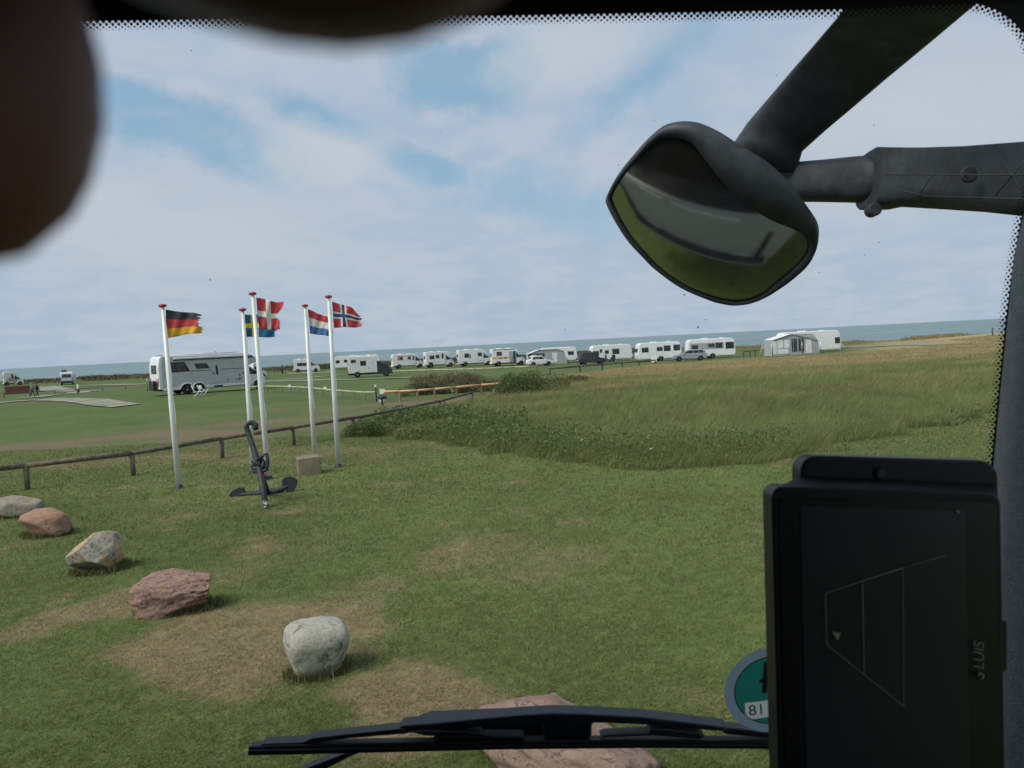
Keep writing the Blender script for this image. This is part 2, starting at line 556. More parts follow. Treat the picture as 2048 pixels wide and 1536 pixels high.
def dryness(x, y):
    d = 0
    for px, py, rx, ry, rot, w in DRY:
        d = d + w * gauss_px(x, y, px, py, rx, ry, rot)
    n = fbm(x / 0.9, y / 0.9, oct=4, seed=21)
    n2 = fbm(x / 3.1, y / 3.1, oct=3, seed=33)
    st_ = fbm(x / 3.5, y / 1.1, oct=4, seed=27)
    n3 = fbm(x / 0.28, y / 0.28, oct=3, seed=29)
    near_ = ss(0.24, 0.86, d * 0.95 + (n - 0.5) * 1.5 + (n3 - 0.5) * 0.9) * 0.85
    far_ = d * (0.35 + 1.15 * n) * (0.25 + 1.1 * ss(0.35, 0.7, st_))
    d = np.where(y > 19, far_, near_) + 0.42 * ss(0.54, 0.72, n2) * ss(0.35, 0.65, n)
    return np.clip(d, 0, 1)


meadow_px = [(690, 862), (760, 878), (850, 888), (930, 903), (1010, 916), (1100, 927), (1200, 937), (1300, 942), (1400, 942), (1500, 937),
             (1560, 931), (1700, 902), (1850, 870), (1990, 840), (2150, 815)]
front = [ground_at(*p) for p in meadow_px]
left_px = [(1215, 741), (1085, 757), (1010, 782), (960, 800), (880, 825), (800, 842)]
meadow_poly = [(p.x, p.y) for p in front] + [(95, 60), (110, 118), (62, 118), (48, 80), (34, 79), (26, 84), (17, 82)] + [(T(*p).x, T(*p).y) for p in left_px]


def in_poly(x, y, poly):
    r = np.zeros(np.shape(x), bool)
    n = len(poly)
    j = n - 1
    for i in range(n):
        xi, yi = poly[i]
        xj, yj = poly[j]
        r ^= ((yi > y) != (yj > y)) & (x < (xj - xi) * (y - yi) / (yj - yi + 1e-12) + xi)
        j = i
    return r


def dist_front(x, y):
    """distance to the meadow's mown front edge"""
    d = np.full(np.shape(x), 1e9)
    for a, b in zip(front[:-1], front[1:]):
        ax, ay, bx, by = a.x, a.y, b.x, b.y
        t = np.clip(((x - ax) * (bx - ax) + (y - ay) * (by - ay)) / ((bx - ax) ** 2 + (by - ay) ** 2), 0, 1)
        d = np.minimum(d, np.hypot(x - ax - t * (bx - ax), y - ay - t * (by - ay)))
    return d


GREEN = np.array([0.128, 0.158, 0.050])
GREEN2 = np.array([0.112, 0.145, 0.046])
DRYC = np.array([0.265, 0.205, 0.122])
TAN = np.array([0.36, 0.295, 0.160])
MEADOWG = np.array([0.205, 0.238, 0.092])


def tan_mix(x, y):
    """0 green meadow, 1 dry tan grass"""
    s = x / np.maximum(y, 1)
    far = ss(38, 58, y + 10 * (fbm(x / 6, y / 6, oct=3, seed=41) - 0.5) - 8 * ss(0.35, 0.6, s))
    st = ss(0.46, 0.72, fbm(x / 5.0 + y / 9, y / 2.4, oct=4, seed=43)) * 0.5
    return np.clip(far * (0.55 + 0.6 * fbm(x / 4, y / 4, oct=3, seed=44)) + st * ss(4, 9, dist_front(x, y)), 0, 1)


def ground_tint(x, y):
    d = dryness(x, y)
    g = fbm(x / 2.2, y / 2.2, oct=4, seed=51)[..., None]
    c = GREEN * (0.75 + 0.5 * g) + (GREEN2 - GREEN) * ss(0.45, 0.7, fbm(x / 6, y / 6, oct=3, seed=52))[..., None]
    # the mown pitches beyond the log fence are a deeper green turf
    c = c + (np.array([0.082, 0.118, 0.038]) * (0.8 + 0.4 * g) - c) * (0.85 * ss(19, 27, y))[..., None]
    dc_ = DRYC * (1 - 0.36 * ss(19, 27, y))[..., None]
    c = c + (dc_ - c) * (d * 0.9)[..., None]
    m = in_poly(x, y, meadow_poly) & (dist_front(x, y) > 0.9)
    tm = tan_mix(x, y)[..., None]
    mc = (MEADOWG * 0.95) + (TAN - MEADOWG * 0.95) * tm
    c = np.where(m[..., None], mc, c)
    # right rise and the dune rim
    rise = ss(0.42, 0.5, x / np.maximum(y, 1)) * ss(45, 60, y)
    c = c + (TAN * 0.9 - c) * (rise * (0.55 + 0.5 * fbm(x / 7, y / 3, oct=3, seed=61)))[..., None]
    edge = 184 - 55 * ss(25, 90, x)
    rim = ss(-17, -9, y - edge) * (1 - 0.6 * ss(25, 60, x))
    c = c + (np.array([0.075, 0.072, 0.040]) - c) * (rim * 0.9)[..., None]
    return c


def axis_steps(lo, hi, f0, f1, fine_step, grow):
    a = list(np.arange(f0, f1 + 1e-6, fine_step))
    s = fine_step
    x = f1
    while x < hi:
        s = min(s * grow, 3.0)
        x += s
        a.append(x)
    s, x = fine_step, f0
    left = []
    while x > lo:
        s = min(s * grow, 3.0)
        x -= s
        left.append(x)
    return np.array(left[::-1] + a)


gx = axis_steps(-190, 170, -10, 8, 0.14, 1.05)
gy = axis_steps(-25, 235, 3.5, 20, 0.14, 1.04)
GX, GY = np.meshgrid(gx, gy)
GZ = height(GX, GY)
nx, ny = len(gx), len(gy)
idx = np.arange(nx * ny).reshape(ny, nx)
quads = np.stack([idx[:-1, :-1], idx[:-1, 1:], idx[1:, 1:], idx[1:, :-1]], -1).reshape(-1, 4)
me = bpy.data.meshes.new('ground')
me.vertices.add(nx * ny)
me.vertices.foreach_set('co', np.stack([GX, GY, GZ], -1).astype(np.float32).ravel())
me.loops.add(quads.size)
me.loops.foreach_set('vertex_index', quads.astype(np.int32).ravel())
me.polygons.add(len(quads))
me.polygons.foreach_set('loop_start', np.arange(0, quads.size, 4).astype(np.int32))
me.polygons.foreach_set('loop_total', np.full(len(quads), 4, np.int32))
me.update(calc_edges=True)
at = me.color_attributes.new('tint', 'FLOAT_COLOR', 'POINT')
gt = ground_tint(GX, GY).reshape(-1, 3)
at.data.foreach_set('color', np.concatenate([gt, np.ones((len(gt), 1))], 1).astype(np.float32).ravel())
ground_mat = attr_mat('turf', vary=0.38, scale=5.5, bump=0.7, bscale=26.0, bdist=0.05)
ground = tag(link('ground', me, ground_mat, smooth=True), kind='structure')

# sea
sm = bpy.data.materials.new('sea_water')
sm.use_nodes = True
st = sm.node_tree
sb = st.nodes['Principled BSDF']
co = nd(st, 'ShaderNodeTexCoord')
mp = nd(st, 'ShaderNodeMapping', {'Vector': co.outputs['Object'], 'Scale': (0.020, 0.055, 1), 'Rotation': (0, 0, 0.15)})
n1 = nd(st, 'ShaderNodeTexNoise', {'Vector': mp.outputs[0], 'Scale': 1.0, 'Detail': 9.0, 'Roughness': 0.66})
mp2 = nd(st, 'ShaderNodeMapping', {'Vector': co.outputs['Object'], 'Scale': (0.0022, 0.0042, 1), 'Rotation': (0, 0, -0.1)})
n2 = nd(st, 'ShaderNodeTexNoise', {'Vector': mp2.outputs[0], 'Scale': 1.0, 'Detail': 5.0, 'Roughness': 0.55})
wc = mixc(st, ramp(st, n2.outputs[0], (0.35, 0.68)), (0.135, 0.195, 0.215), (0.182, 0.250, 0.264))
wc = mixc(st, mth(st, 'MULTIPLY', ramp(st, n1.outputs[0], (0.40, 0.62)), 0.35), wc, (0.23, 0.32, 0.33))
foam = mth(st, 'MULTIPLY', ramp(st, n1.outputs[0], (0.615, 0.66)), ramp(st, n2.outputs[0], (0.40, 0.58)))
wc = mixc(st, foam, wc, (0.78, 0.82, 0.82))
st.links.new(wc, sb.inputs['Base Color'])
sb.inputs['Roughness'].default_value = 0.55
sb.inputs['Specular IOR Level'].default_value = 0.12
bp = nd(st, 'ShaderNodeBump', {'Height': n1.outputs[0], 'Strength': 0.6, 'Distance': 1.5})
st.links.new(bp.outputs[0], sb.inputs['Normal'])
SEA_Z = -14.0
xs = [-60000, -6000, -1200, -400, 0, 400, 1200, 6000, 60000]
ys = [100, 300, 900, 3000, 12000, 80000]
V = [(x, y, SEA_Z) for y in ys for x in xs]
Fc = [(j * 9 + i, j * 9 + i + 1, (j + 1) * 9 + i + 1, (j + 1) * 9 + i) for j in range(len(ys) - 1) for i in range(8)]
tag(raw('sea', V, Fc, sm), kind='structure')


# gravel tracks and pitches: sheets laid on the terrain
def track(name, centre_px, half_w, m=gravel):
    pts = [T(*p) for p in centre_px]
    fine_pts = []
    for a, b in zip(pts[:-1], pts[1:]):
        k = max(2, int((b - a).length / 1.5))
        for i in range(k):
            fine_pts.append(a.lerp(b, i / k))
    fine_pts.append(pts[-1])
    V, Fc = [], []
    for i, p in enumerate(fine_pts):
        d = (fine_pts[min(i + 1, len(fine_pts) - 1)] - fine_pts[max(i - 1, 0)])
        d = Vector((d.x, d.y, 0)).normalized()
        s = Vector((-d.y, d.x, 0))
        w = half_w * (0.85 + 0.3 * float(vnoise(i * 0.6, 3.3)))
        for k in (-1, -0.33, 0.33, 1):
            q = p + s * (w * k)
            V.append((q.x, q.y, h1(q.x, q.y) + 0.06))
    for i in range(len(fine_pts) - 1):
        for k in range(3):
            Fc.append((i * 4 + k, i * 4 + k + 1, i * 4 + k + 5, i * 4 + k + 4))
    return tag(raw(name, V, Fc, m), kind='structure')


def patch(name, outline_px, m=gravel):
    pts = [T(*p) for p in outline_px]
    c = sum(pts, Vector()) / len(pts)
    rings = 6
    V, Fc = [], []
    n = len(pts) * 4
    loop = []
    for i in range(len(pts)):
        for k in range(4):
            q = pts[i].lerp(pts[(i + 1) % len(pts)], k / 4)
            wob_ = 0.25 * (random.random() - 0.5)
            loop.append(q + (q - c).normalized() * wob_)
    for r_ in range(rings + 1):
        f = 1 - r_ / rings * 0.97
        for q in loop:
            w = c.lerp(q, f)
            V.append((w.x, w.y, h1(w.x, w.y) + 0.06))
    for r_ in range(rings):
        for k in range(n):
            k2 = (k + 1) % n
            Fc.append((r_ * n + k, r_ * n + k2, (r_ + 1) * n + k2, (r_ + 1) * n + k))
    Fc.append(tuple(rings * n + k for k in range(n)))
    return tag(raw(name, V, Fc, m), kind='structure')


patch('gravel_pitch', [(60, 802), (120, 797), (215, 798), (240, 803), (283, 809), (222, 816), (170, 811), (130, 804)])
track('gravel_track', [(-60, 812), (10, 805), (60, 801.5), (110, 799)], 1.1)
track('gravel_track', [(60, 796), (110, 790), (155, 787), (160, 783), (205, 782)], 1.2)
patch('gravel_pitch', [(78, 774), (115, 773), (155, 780), (140, 784), (80, 783)])
track('gravel_track', [(-30, 792), (30, 787), (75, 783), (130, 781)], 1.0)
track('gravel_track', [(90, 774), (150, 772), (230, 769.5), (290, 768.5)], 1.5)
track('gravel_track', [(455, 765), (520, 763), (620, 761), (720, 759), (836, 755), (850, 754.5)], 1.6)
track('gravel_track', [(560, 761), (640, 754), (690, 750)], 1.0)
track('gravel_track', [(790, 742), (850, 740), (930, 737)], 1.2)
track('gravel_track', [(1680, 694), (1780, 692), (1880, 689.5), (1990, 687), (2100, 684)], 0.75)

# ------------------------------------------------------------------ lawn blades, meadow, hedge
grass_mat = attr_mat('grass_blade', vary=0.3, scale=1.5, rough=0.7, spec=0.12, trans=0.48)
N = 520000
y = 3.9 * (26 / 3.9) ** (rng.uniform(0, 1, N) ** 1.15)
x = rng.uniform(-1, 1, N) * (0.78 * y + 0.8)
keep = ~in_poly(x, y, meadow_poly) | (dist_front(x, y) < 1.4)
x, y = x[keep], y[keep]
d = dryness(x, y)
n = len(x)
z = height(x, y) - 0.004
g = rng.uniform(0.65, 1.35, (n, 1))
patchn = fbm(x / 2.2, y / 2.2, oct=4, seed=51)[:, None]
tint = (GREEN * 1.05) * (0.7 + 0.6 * patchn) * g
dryb = (rng.uniform(0, 1, n) < np.clip(d * 0.95 + 0.05, 0, 0.76))[:, None]
tint = np.where(dryb, DRYC * 1.02 * rng.uniform(0.65, 1.35, (n, 1)), tint)
clump = fbm(x / 0.22, y / 0.22, oct=3, seed=55)
clump2 = fbm(x / 0.7, y / 0.7, oct=3, seed=56)
tint = tint * (0.62 + 0.42 * clump + 0.42 * clump2)[:, None]
straw = (rng.uniform(0, 1, n) < 0.012)[:, None]
tint = np.where(straw, np.array([0.36, 0.30, 0.18]), tint)
hg = rng.uniform(0.016, 0.050, n) * (0.4 + 1.25 * clump) * (1 - 0.25 * d) * np.where(rng.uniform(0, 1, n) < 0.02, 1.6, 1.0) * (y / 8) ** 0.25
wd = 0.0056 * np.clip(y / 6.5, 1, 5)
lean = rng.normal(0, 1, (n, 2)) * 0.034 + np.array([0.014, 0.0])
blades('lawn_grass', np.stack([x, y, z], 1), hg, wd, lean, tint, grass_mat)

# tall meadow grass, wind-blown to the right
N = 560000
y = 14 * (92 / 14) ** (rng.uniform(0, 1, N) ** 0.9)
x = rng.uniform(-0.3, 0.86, N) * y + rng.uniform(-1, 2, N)
keep = in_poly(x, y, meadow_poly)
keep &= dist_front(x, y) > 2.0 * (fbm(x / 1.3, y / 1.3, oct=3, seed=78) - 0.40)
x, y = x[keep], y[keep]
df = dist_front(x, y)
z = height(x, y) - 0.01
n = len(x)
tm = tan_mix(x, y)
tall = 0.20 + 0.30 * fbm(x / 2.5, y / 2.5, oct=3, seed=71)
hg = tall * rng.uniform(0.5, 1.2, n) * (0.55 + 0.45 * ss(0, 1.2, df)) * (1 - 0.5 * ss(38, 66, y))
dryb = (rng.uniform(0, 1, n) < tm * 0.85 + 0.07)[:, None]
shade = (0.75 + 0.5 * fbm(x / 1.6, y / 1.6, oct=3, seed=72))[:, None] * rng.uniform(0.8, 1.2, (n, 1))
tint = np.where(dryb, TAN * 1.05 * shade, MEADOWG * shade * 1.05)
lean = np.stack([hg * rng.normal(0.42, 0.45, n), hg * rng.normal(0, 0.4, n)], 1)
wd = 0.009 * np.clip(y / 16, 1, 5)
blades('meadow_grass', np.stack([x, y, z], 1), hg, wd, lean, tint, grass_mat, segs=2)

leaf_mat = attr_mat('leaf', vary=0.3, scale=2.0, rough=0.65, spec=0.2, trans=0.35)


def leaf_cloud(name, pts, size, tint, parent=None, kind=None, drift=0.35):
    """one small folded leaf (two triangles) at each point"""
    n = len(pts)
    a = rng.normal(0, 1, (n, 3))
    a[:, 0] += drift
    a /= np.linalg.norm(a, axis=1)[:, None]
    b = np.cross(a, rng.normal(0, 1, (n, 3)))
    b /= np.linalg.norm(b, axis=1)[:, None] + 1e-9
    s = np.asarray(size)[:, None]
    co = np.stack([pts - a * s, pts + b * s * 0.42, pts + a * s, pts - b * s * 0.42], 1).reshape(-1, 3)
    me = bpy.data.meshes.new(name)
    me.vertices.add(4 * n)
    if parent is not None:
        co = co - np.array(parent.location)
    me.vertices.foreach_set('co', co.astype(np.float32).ravel())
    me.loops.add(4 * n)
    me.loops.foreach_set('vertex_index', np.arange(4 * n).astype(np.int32))
    me.polygons.add(n)
    me.polygons.foreach_set('loop_start', np.arange(0, 4 * n, 4).astype(np.int32))
    me.polygons.foreach_set('loop_total', np.full(n, 4, np.int32))
    me.update(calc_edges=True)
    at = me.color_attributes.new('tint', 'FLOAT_COLOR', 'POINT')
    t4 = np.concatenate([np.repeat(tint, 4, axis=0), np.ones((4 * n, 1))], 1)
    at.data.foreach_set('color', t4.astype(np.float32).ravel())
    o = link(name, me, leaf_mat, parent)
    if kind:
        o['kind'] = kind
    return o


# low rose hedge along the front of the meadow
HEDGE = np.array([0.112, 0.155, 0.056])
N = 330000
y = rng.uniform(14.5, 34, N) ** 1.0
x = rng.uniform(-7.5, 24, N)
keep = in_poly(x, y, meadow_poly)
keep &= dist_front(x, y) > 2.4 * (fbm(x / 1.3, y / 1.3, oct=3, seed=78) - 0.40)
x, y = x[keep], y[keep]
df = dist_front(x, y)
lump = fbm(x / 0.9, y / 0.9, oct=4, seed=81)
s_ = x / y
depth_h = np.where(s_ < 0.02, 4.5, 2.0 + 1.6 * fbm(x / 3, y / 3, oct=2, seed=82)) * (1 - 0.85 * ss(0.24, 0.44, s_))
prob = (1 - ss(depth_h * 0.55, depth_h * 1.25, df)) * ss(0.30, 0.44, lump + 0.06)
keep = rng.uniform(0, 1, len(x)) < prob
x, y, df, lump = x[keep], y[keep], df[keep], lump[keep]
top = (-0.05 + 1.1 * lump) * (0.35 + 0.65 * ss(0.0, 0.7, df))
u = rng.uniform(0, 1, len(x)) ** 0.6
z = height(x, y) + top * u
n = len(x)
sh = rng.uniform(0.75, 1.25, (n, 1)) * (0.8 + 0.4 * lump[:, None])
tint = np.where(rng.uniform(0, 1, (n, 1)) < 0.16, np.array([0.20, 0.22, 0.085]) * sh, HEDGE * sh)
flow = rng.uniform(0, 1, n) < 0.0009
tint[flow] = np.where(rng.uniform(0, 1, (flow.sum(), 1)) < 0.7, np.array([0.62, 0.60, 0.55]), np.array([0.55, 0.16, 0.12]))
sz = rng.uniform(0.018, 0.044, n) * np.clip(y / 16, 1, 2.2)
sz[flow] *= 1.1
leaf_cloud('rose_hedge', np.stack([x, y, z], 1), sz, tint, kind='stuff')

bark = mat('bark', (0.07, 0.055, 0.04), 0.9, 0.2, 20, bump=0.3)


def shrub(label, c, rx, ry, rz, n, tint0, size, brown=0.1, group='wild shrubs by the fences'):
    root = empty('shrub', c)
    tag(root, label, 'shrub', group)
    nb = max(7, int(12 * rx))
    bc = np.stack([rng.uniform(-0.85, 0.85, nb) * rx, rng.uniform(-0.8, 0.8, nb) * ry, rng.uniform(0.2, 0.75, nb) * rz], 1)
    bc[:, 2] *= np.sqrt(np.clip(1 - (bc[:, 0] / rx) ** 2 * 0.7, 0.1, 1))
    k = rng.integers(0, nb, n)
    v = rng.normal(0, 1, (n, 3))
    v /= np.linalg.norm(v, axis=1)[:, None]
    r_ = rng.uniform(0.45, 1.05, (n, 1)) * np.array([0.36 * min(rx, 1.2) + 0.1, 0.36 * ry + 0.1, 0.33 * rz])
    p = bc[k] + v * r_
    p[:, 2] = np.abs(p[:, 2]) * 1.0 + 0.02
    p = p + np.array(c)
    sh = rng.uniform(0.55, 1.5, (n, 1)) * rng.uniform(0.75, 1.25, (nb, 1))[k]
    tt = tint0 * sh
    tt = np.where(rng.uniform(0, 1, (n, 1)) < brown, np.array([0.17, 0.13, 0.08]) * sh, tt)
    leaf_cloud('foliage', p, rng.uniform(0.6, 1.3, n) * size, tt, root)
    V, Fc = [], []
    for i in range(nb):
        a, b = tube_mesh([(0.15 * bc[i, 0], 0.15 * bc[i, 1], -0.05), (0.6 * bc[i, 0], 0.6 * bc[i, 1], bc[i, 2] * 0.6), tuple(bc[i])], [0.025, 0.018, 0.008], 5)
        o_ = len(V)
        V += a
        Fc += [tuple(q + o_ for q in f) for f in b]
    raw('stem', V, Fc, bark, root)
    return root


shrub('dark green shrub at the right end of the orange rail', T(1062, 792), 1.9, 1.3, 1.25, 9000, HEDGE * 0.85, 0.05)
shrub('low olive brown thicket behind the orange rail', T(905, 786), 3.4, 1.2, 0.9, 12000, np.array([0.115, 0.125, 0.058]), 0.05, 0.28)
shrub('small green shrub beside the foot of the rightmost flagpole', T(735, 872), 0.75, 0.5, 0.62, 5000, HEDGE, 0.03)
shrub('low green shrub at the foot of the small lamp post', T(800, 850), 1.3, 0.7, 0.5, 6000, HEDGE * 1.05, 0.035, 0.12)
shrub('pale dry grassy shrub behind the thicket by the fence', T(890, 765), 3.0, 1.2, 0.8, 4500, np.array([0.16, 0.135, 0.075]), 0.06, 0.6)
shrub('low green shrub on the meadow beside the dark rail fence', T(1130, 770), 1.6, 1.0, 0.6, 4000, np.array([0.13, 0.15, 0.065]), 0.05, 0.2)

# tufts on the dune rim and the rise (colour variation there has no shape of its own otherwise)
N = 60000
x = rng.uniform(-110, 75, N)
edge = 184 - 55 * ss(25, 90, x)
y = edge + rng.normal(-9, 5.5, N)
n = len(x)
hg = rng.uniform(0.15, 0.6, n) * ss(0.35, 0.6, fbm(x / 5, y / 4, oct=3, seed=91)) + 0.05
tint = np.where(rng.uniform(0, 1, (n, 1)) < 0.35, TAN * 0.75, np.array([0.06, 0.066, 0.034])) * rng.uniform(0.6, 1.3, (n, 1))
tint = np.where(((x / y) > 0.2)[:, None], TAN * rng.uniform(0.6, 1.1, (n, 1)), tint)
blades('dune_grass', np.stack([x, y, height(x, y) - 0.02], 1), hg, np.full(n, 0.16), rng.normal(0.15, 0.2, (n, 2)) * hg[:, None], tint, grass_mat)


# ------------------------------------------------------------------ boulders
def boulder(label, c, size, m, seed, planes=9, cut=(0.62, 0.9), rough=0.05, layers=0.0, yaw=0.0, sub=5, square=2.0, tilt=0.0, sink=0.10, taper=0.0):
    bm = bmesh.new()
    bmesh.ops.create_icosphere(bm, subdivisions=sub, radius=1.0)
    p = np.array([v.co[:] for v in bm.verts])
    r = np.random.default_rng(seed)
    q = np.abs(p) ** square
    p = p / (q.sum(1) ** (1 / square))[:, None]
    for _ in range(planes):
        n = r.normal(0, 1, 3)
        n /= np.linalg.norm(n)
        c_ = r.uniform(*cut)
        d_ = p @ n
        over = np.clip(d_ - c_, 0, None)
        p = p - over[:, None] * n * 0.93
    nr = p / (np.linalg.norm(p, axis=1)[:, None] + 1e-9)
    dsp = (fbm(p[:, 0] * 1.6 + seed, p[:, 1] * 1.6, p[:, 2] * 1.6, oct=5, seed=seed) - 0.5) * 2 * rough * 1.6
    rid = np.abs(fbm(p[:, 0] * 4, p[:, 1] * 4 + seed, p[:, 2] * 4, oct=4, seed=seed + 5) - 0.5) * -1.2 * rough
    if layers:
        # bedding: a slanting stack of ledges, each worn back a little differently
        t = p[:, 2] * 5.0 + p[:, 1] * 1.6 + 0.7 * (fbm(p[:, 0] * 2.2, p[:, 1] * 2.2, p[:, 2] * 1.2, oct=4, seed=seed + 9) - 0.5) * 3
        k = np.floor(t)
        fr = t - k
        amp = _hash(k.astype(np.int64) + 50, np.full(len(k), 3, np.int64), 0, seed)
        dsp = dsp + layers * (amp - 0.5 - 0.8 * np.clip((fr - 0.75) * 4, 0, 1))
    p = p + nr * (dsp + rid)[:, None]
    p[:, :2] *= (1 - taper + taper * np.clip(p[:, 2:3] + 0.9, 0, 1.2))
    p = p * (np.array(size) / np.array([np.ptp(p[:, 0]), np.ptp(p[:, 1]), np.ptp(p[:, 2])]))
    p[:, 2] -= p[:, 2].min() + size[2] * sink
    for v, co_ in zip(bm.verts, p):
        v.co = co_
    if tilt:
        bmesh.ops.rotate(bm, cent=(0, 0, 0), matrix=Matrix.Rotation(tilt, 3, 'Y'), verts=bm.verts)
    o = from_bm('boulder', bm, m, smooth=True)
    o.location = c
    o.rotation_euler = (0, 0, yaw)
    tag(o, label, 'boulder', 'boulders laid out along the lawn')
    return o


def rock_mat(name, a, b, c, crack=0.5, scale=5.0, yellow=None, vein=None):
    m = bpy.data.materials.new(name)
    m.use_nodes = True
    t = m.node_tree
    bs = t.nodes['Principled BSDF']
    co = nd(t, 'ShaderNodeTexCoord')
    n1 = nd(t, 'ShaderNodeTexNoise', {'Vector': co.outputs['Object'], 'Scale': scale, 'Detail': 10.0, 'Roughness': 0.7})
    n2 = nd(t, 'ShaderNodeTexNoise', {'Vector': co.outputs['Object'], 'Scale': scale * 5, 'Detail': 8.0, 'Roughness': 0.75})
    n3 = nd(t, 'ShaderNodeTexNoise', {'Vector': co.outputs['Object'], 'Scale': scale * 0.8, 'Detail': 12.0, 'Roughness': 0.72, 'Distortion': 0.6})
    cc = mixc(t, ramp(t, n1.outputs[0], (0.35, 0.65)), a, b)
    cc = mixc(t, mth(t, 'MULTIPLY', ramp(t, n2.outputs[0], (0.46, 0.60)), 0.6), cc, c)
    if yellow:
        n4 = nd(t, 'ShaderNodeTexNoise', {'Vector': co.outputs['Object'], 'Scale': scale * 0.7, 'Detail': 7.0, 'Roughness': 0.6})
        cc = mixc(t, mth(t, 'MULTIPLY', ramp(t, n4.outputs[0], (0.46, 0.60)), 0.85), cc, yellow)
    thin = mth(t, 'ABSOLUTE', mth(t, 'SUBTRACT', n3.outputs[0], 0.5))
    line = mth(t, 'MULTIPLY', mth(t, 'SUBTRACT', 1.0, ramp(t, thin, (0.0, 0.018))), crack)
    line = mth(t, 'MULTIPLY', line, ramp(t, n1.outputs[0], (0.47, 0.62)))
    cc = mixc(t, line, cc, vein or tuple(q * 0.25 for q in c))
    t.links.new(cc, bs.inputs['Base Color'])
    bs.inputs['Roughness'].default_value = 0.88
    bs.inputs['Specular IOR Level'].default_value = 0.25
    hh = mth(t, 'ADD', n2.outputs[0], mth(t, 'MULTIPLY', line, -0.8))
    bp_ = nd(t, 'ShaderNodeBump', {'Height': hh, 'Strength': 0.9, 'Distance': 0.03})
    t.links.new(bp_.outputs[0], bs.inputs['Normal'])
    return m


rk_white = rock_mat('rock_white', (0.44, 0.43, 0.35), (0.40, 0.39, 0.32), (0.31, 0.30, 0.24), 0.8, 4.0)
rk_yellow = rock_mat('rock_pale_yellow', (0.46, 0.43, 0.34), (0.38, 0.36, 0.29), (0.20, 0.19, 0.16), 0.6, 5.0, yellow=(0.46, 0.30, 0.13))
rk_red = rock_mat('rock_red', (0.31, 0.190, 0.145), (0.36, 0.245, 0.195), (0.20, 0.125, 0.095), 0.7, 5.0)
rk_orange = rock_mat('rock_orange', (0.34, 0.19, 0.125), (0.38, 0.26, 0.19), (0.24, 0.14, 0.10), 0.4, 4.0)
rk_pink = rock_mat('rock_pink', (0.29, 0.19, 0.145), (0.35, 0.26, 0.205), (0.22, 0.15, 0.115), 0.5, 7)
rk_beige = rock_mat('rock_beige', (0.34, 0.28, 0.21), (0.28, 0.25, 0.20), (0.2, 0.18, 0.14), 0.4, 4.0)


def rock_at(px, py, back):
    q = ground_at(px, py)
    return Vector((q.x, q.y + back, 0))


boulder('flat beige boulder cut off by the left picture edge', rock_at(16, 1037, 0.25), (0.92, 0.6, 0.42), rk_beige, 3, planes=6, square=2.6, sub=4)
boulder('rounded orange-red boulder second from the left edge', rock_at(76, 1077, 0.25), (0.80, 0.55, 0.50), rk_orange, 8, planes=8, cut=(.55,.8), rough=.06, layers=.05, square=3.2, sub=4)
boulder('angular pale yellow boulder with a pointed top', rock_at(186, 1150, 0.24), (0.70, 0.55, 0.60), rk_yellow, 23, planes=13, cut=(0.5, 0.8), rough=0.05, yaw=0.5)
boulder('layered dark red slab boulder with ledges', rock_at(344, 1232, 0.22), (0.86, 0.52, 0.50), rk_red, 14, planes=8, cut=(0.6, 0.85), rough=0.05, layers=0.13, yaw=0.22, square=3.2, tilt=-0.10)
boulder('smooth white rounded boulder with dark cracks', rock_at(621, 1364, 0.22), (0.55, 0.48, 0.50), rk_white, 31, planes=0, rough=0.05, square=4.2, yaw=0.4, tilt=0.05, taper=0.26)
boulder('large pink boulder behind the wiper blade', Vector((0.20, 4.97, -0.01)), (1.18, 0.70, 0.44), rk_pink, 48, planes=9, cut=(0.6, 0.85), rough=0.12, yaw=-0.70, square=2.5, tilt=0.10)

FEET = [(o.location.copy(), o.rotation_euler.z, o.dimensions.copy()) for o in col.objects if o.name.startswith('boulder')]
bx_, by_ = [], []
for c_, rz_, dm in FEET:
    t_ = rng.uniform(0, 2 * np.pi, 900)
    rr_ = rng.normal(0.93, 0.10, 900)
    u_, v_ = np.cos(t_) * dm.x * 0.5 * rr_, np.sin(t_) * dm.y * 0.5 * rr_
    bx_.append(c_.x + u_ * math.cos(rz_) - v_ * math.sin(rz_))
    by_.append(c_.y + u_ * math.sin(rz_) + v_ * math.cos(rz_))
x, y = np.concatenate(bx_), np.concatenate(by_)
n = len(x)
tint = np.where(rng.uniform(0, 1, (n, 1)) < 0.25, DRYC * 1.1, GREEN * 0.85) * rng.uniform(0.6, 1.3, (n, 1))
blades('lawn_tufts', np.stack([x, y, height(x, y) - 0.005], 1), rng.uniform(0.04, 0.12, n), 0.006 * np.clip(y / 6.5, 1, 3), rng.normal(0, 1, (n, 2)) * 0.035, tint, grass_mat, segs=2)

# concrete block
q = T(614, 950)
blk = box('concrete_block', concrete, (0, 0, 0.19), (0.52, 0.46, 0.44), bev=0.02)
blk.location = (q.x, q.y + 0.2, q.z)
blk.rotation_euler = (0.02, -0.03, 0.35)
tag(blk, 'square tan concrete block on the grass between flagpoles', 'concrete block')

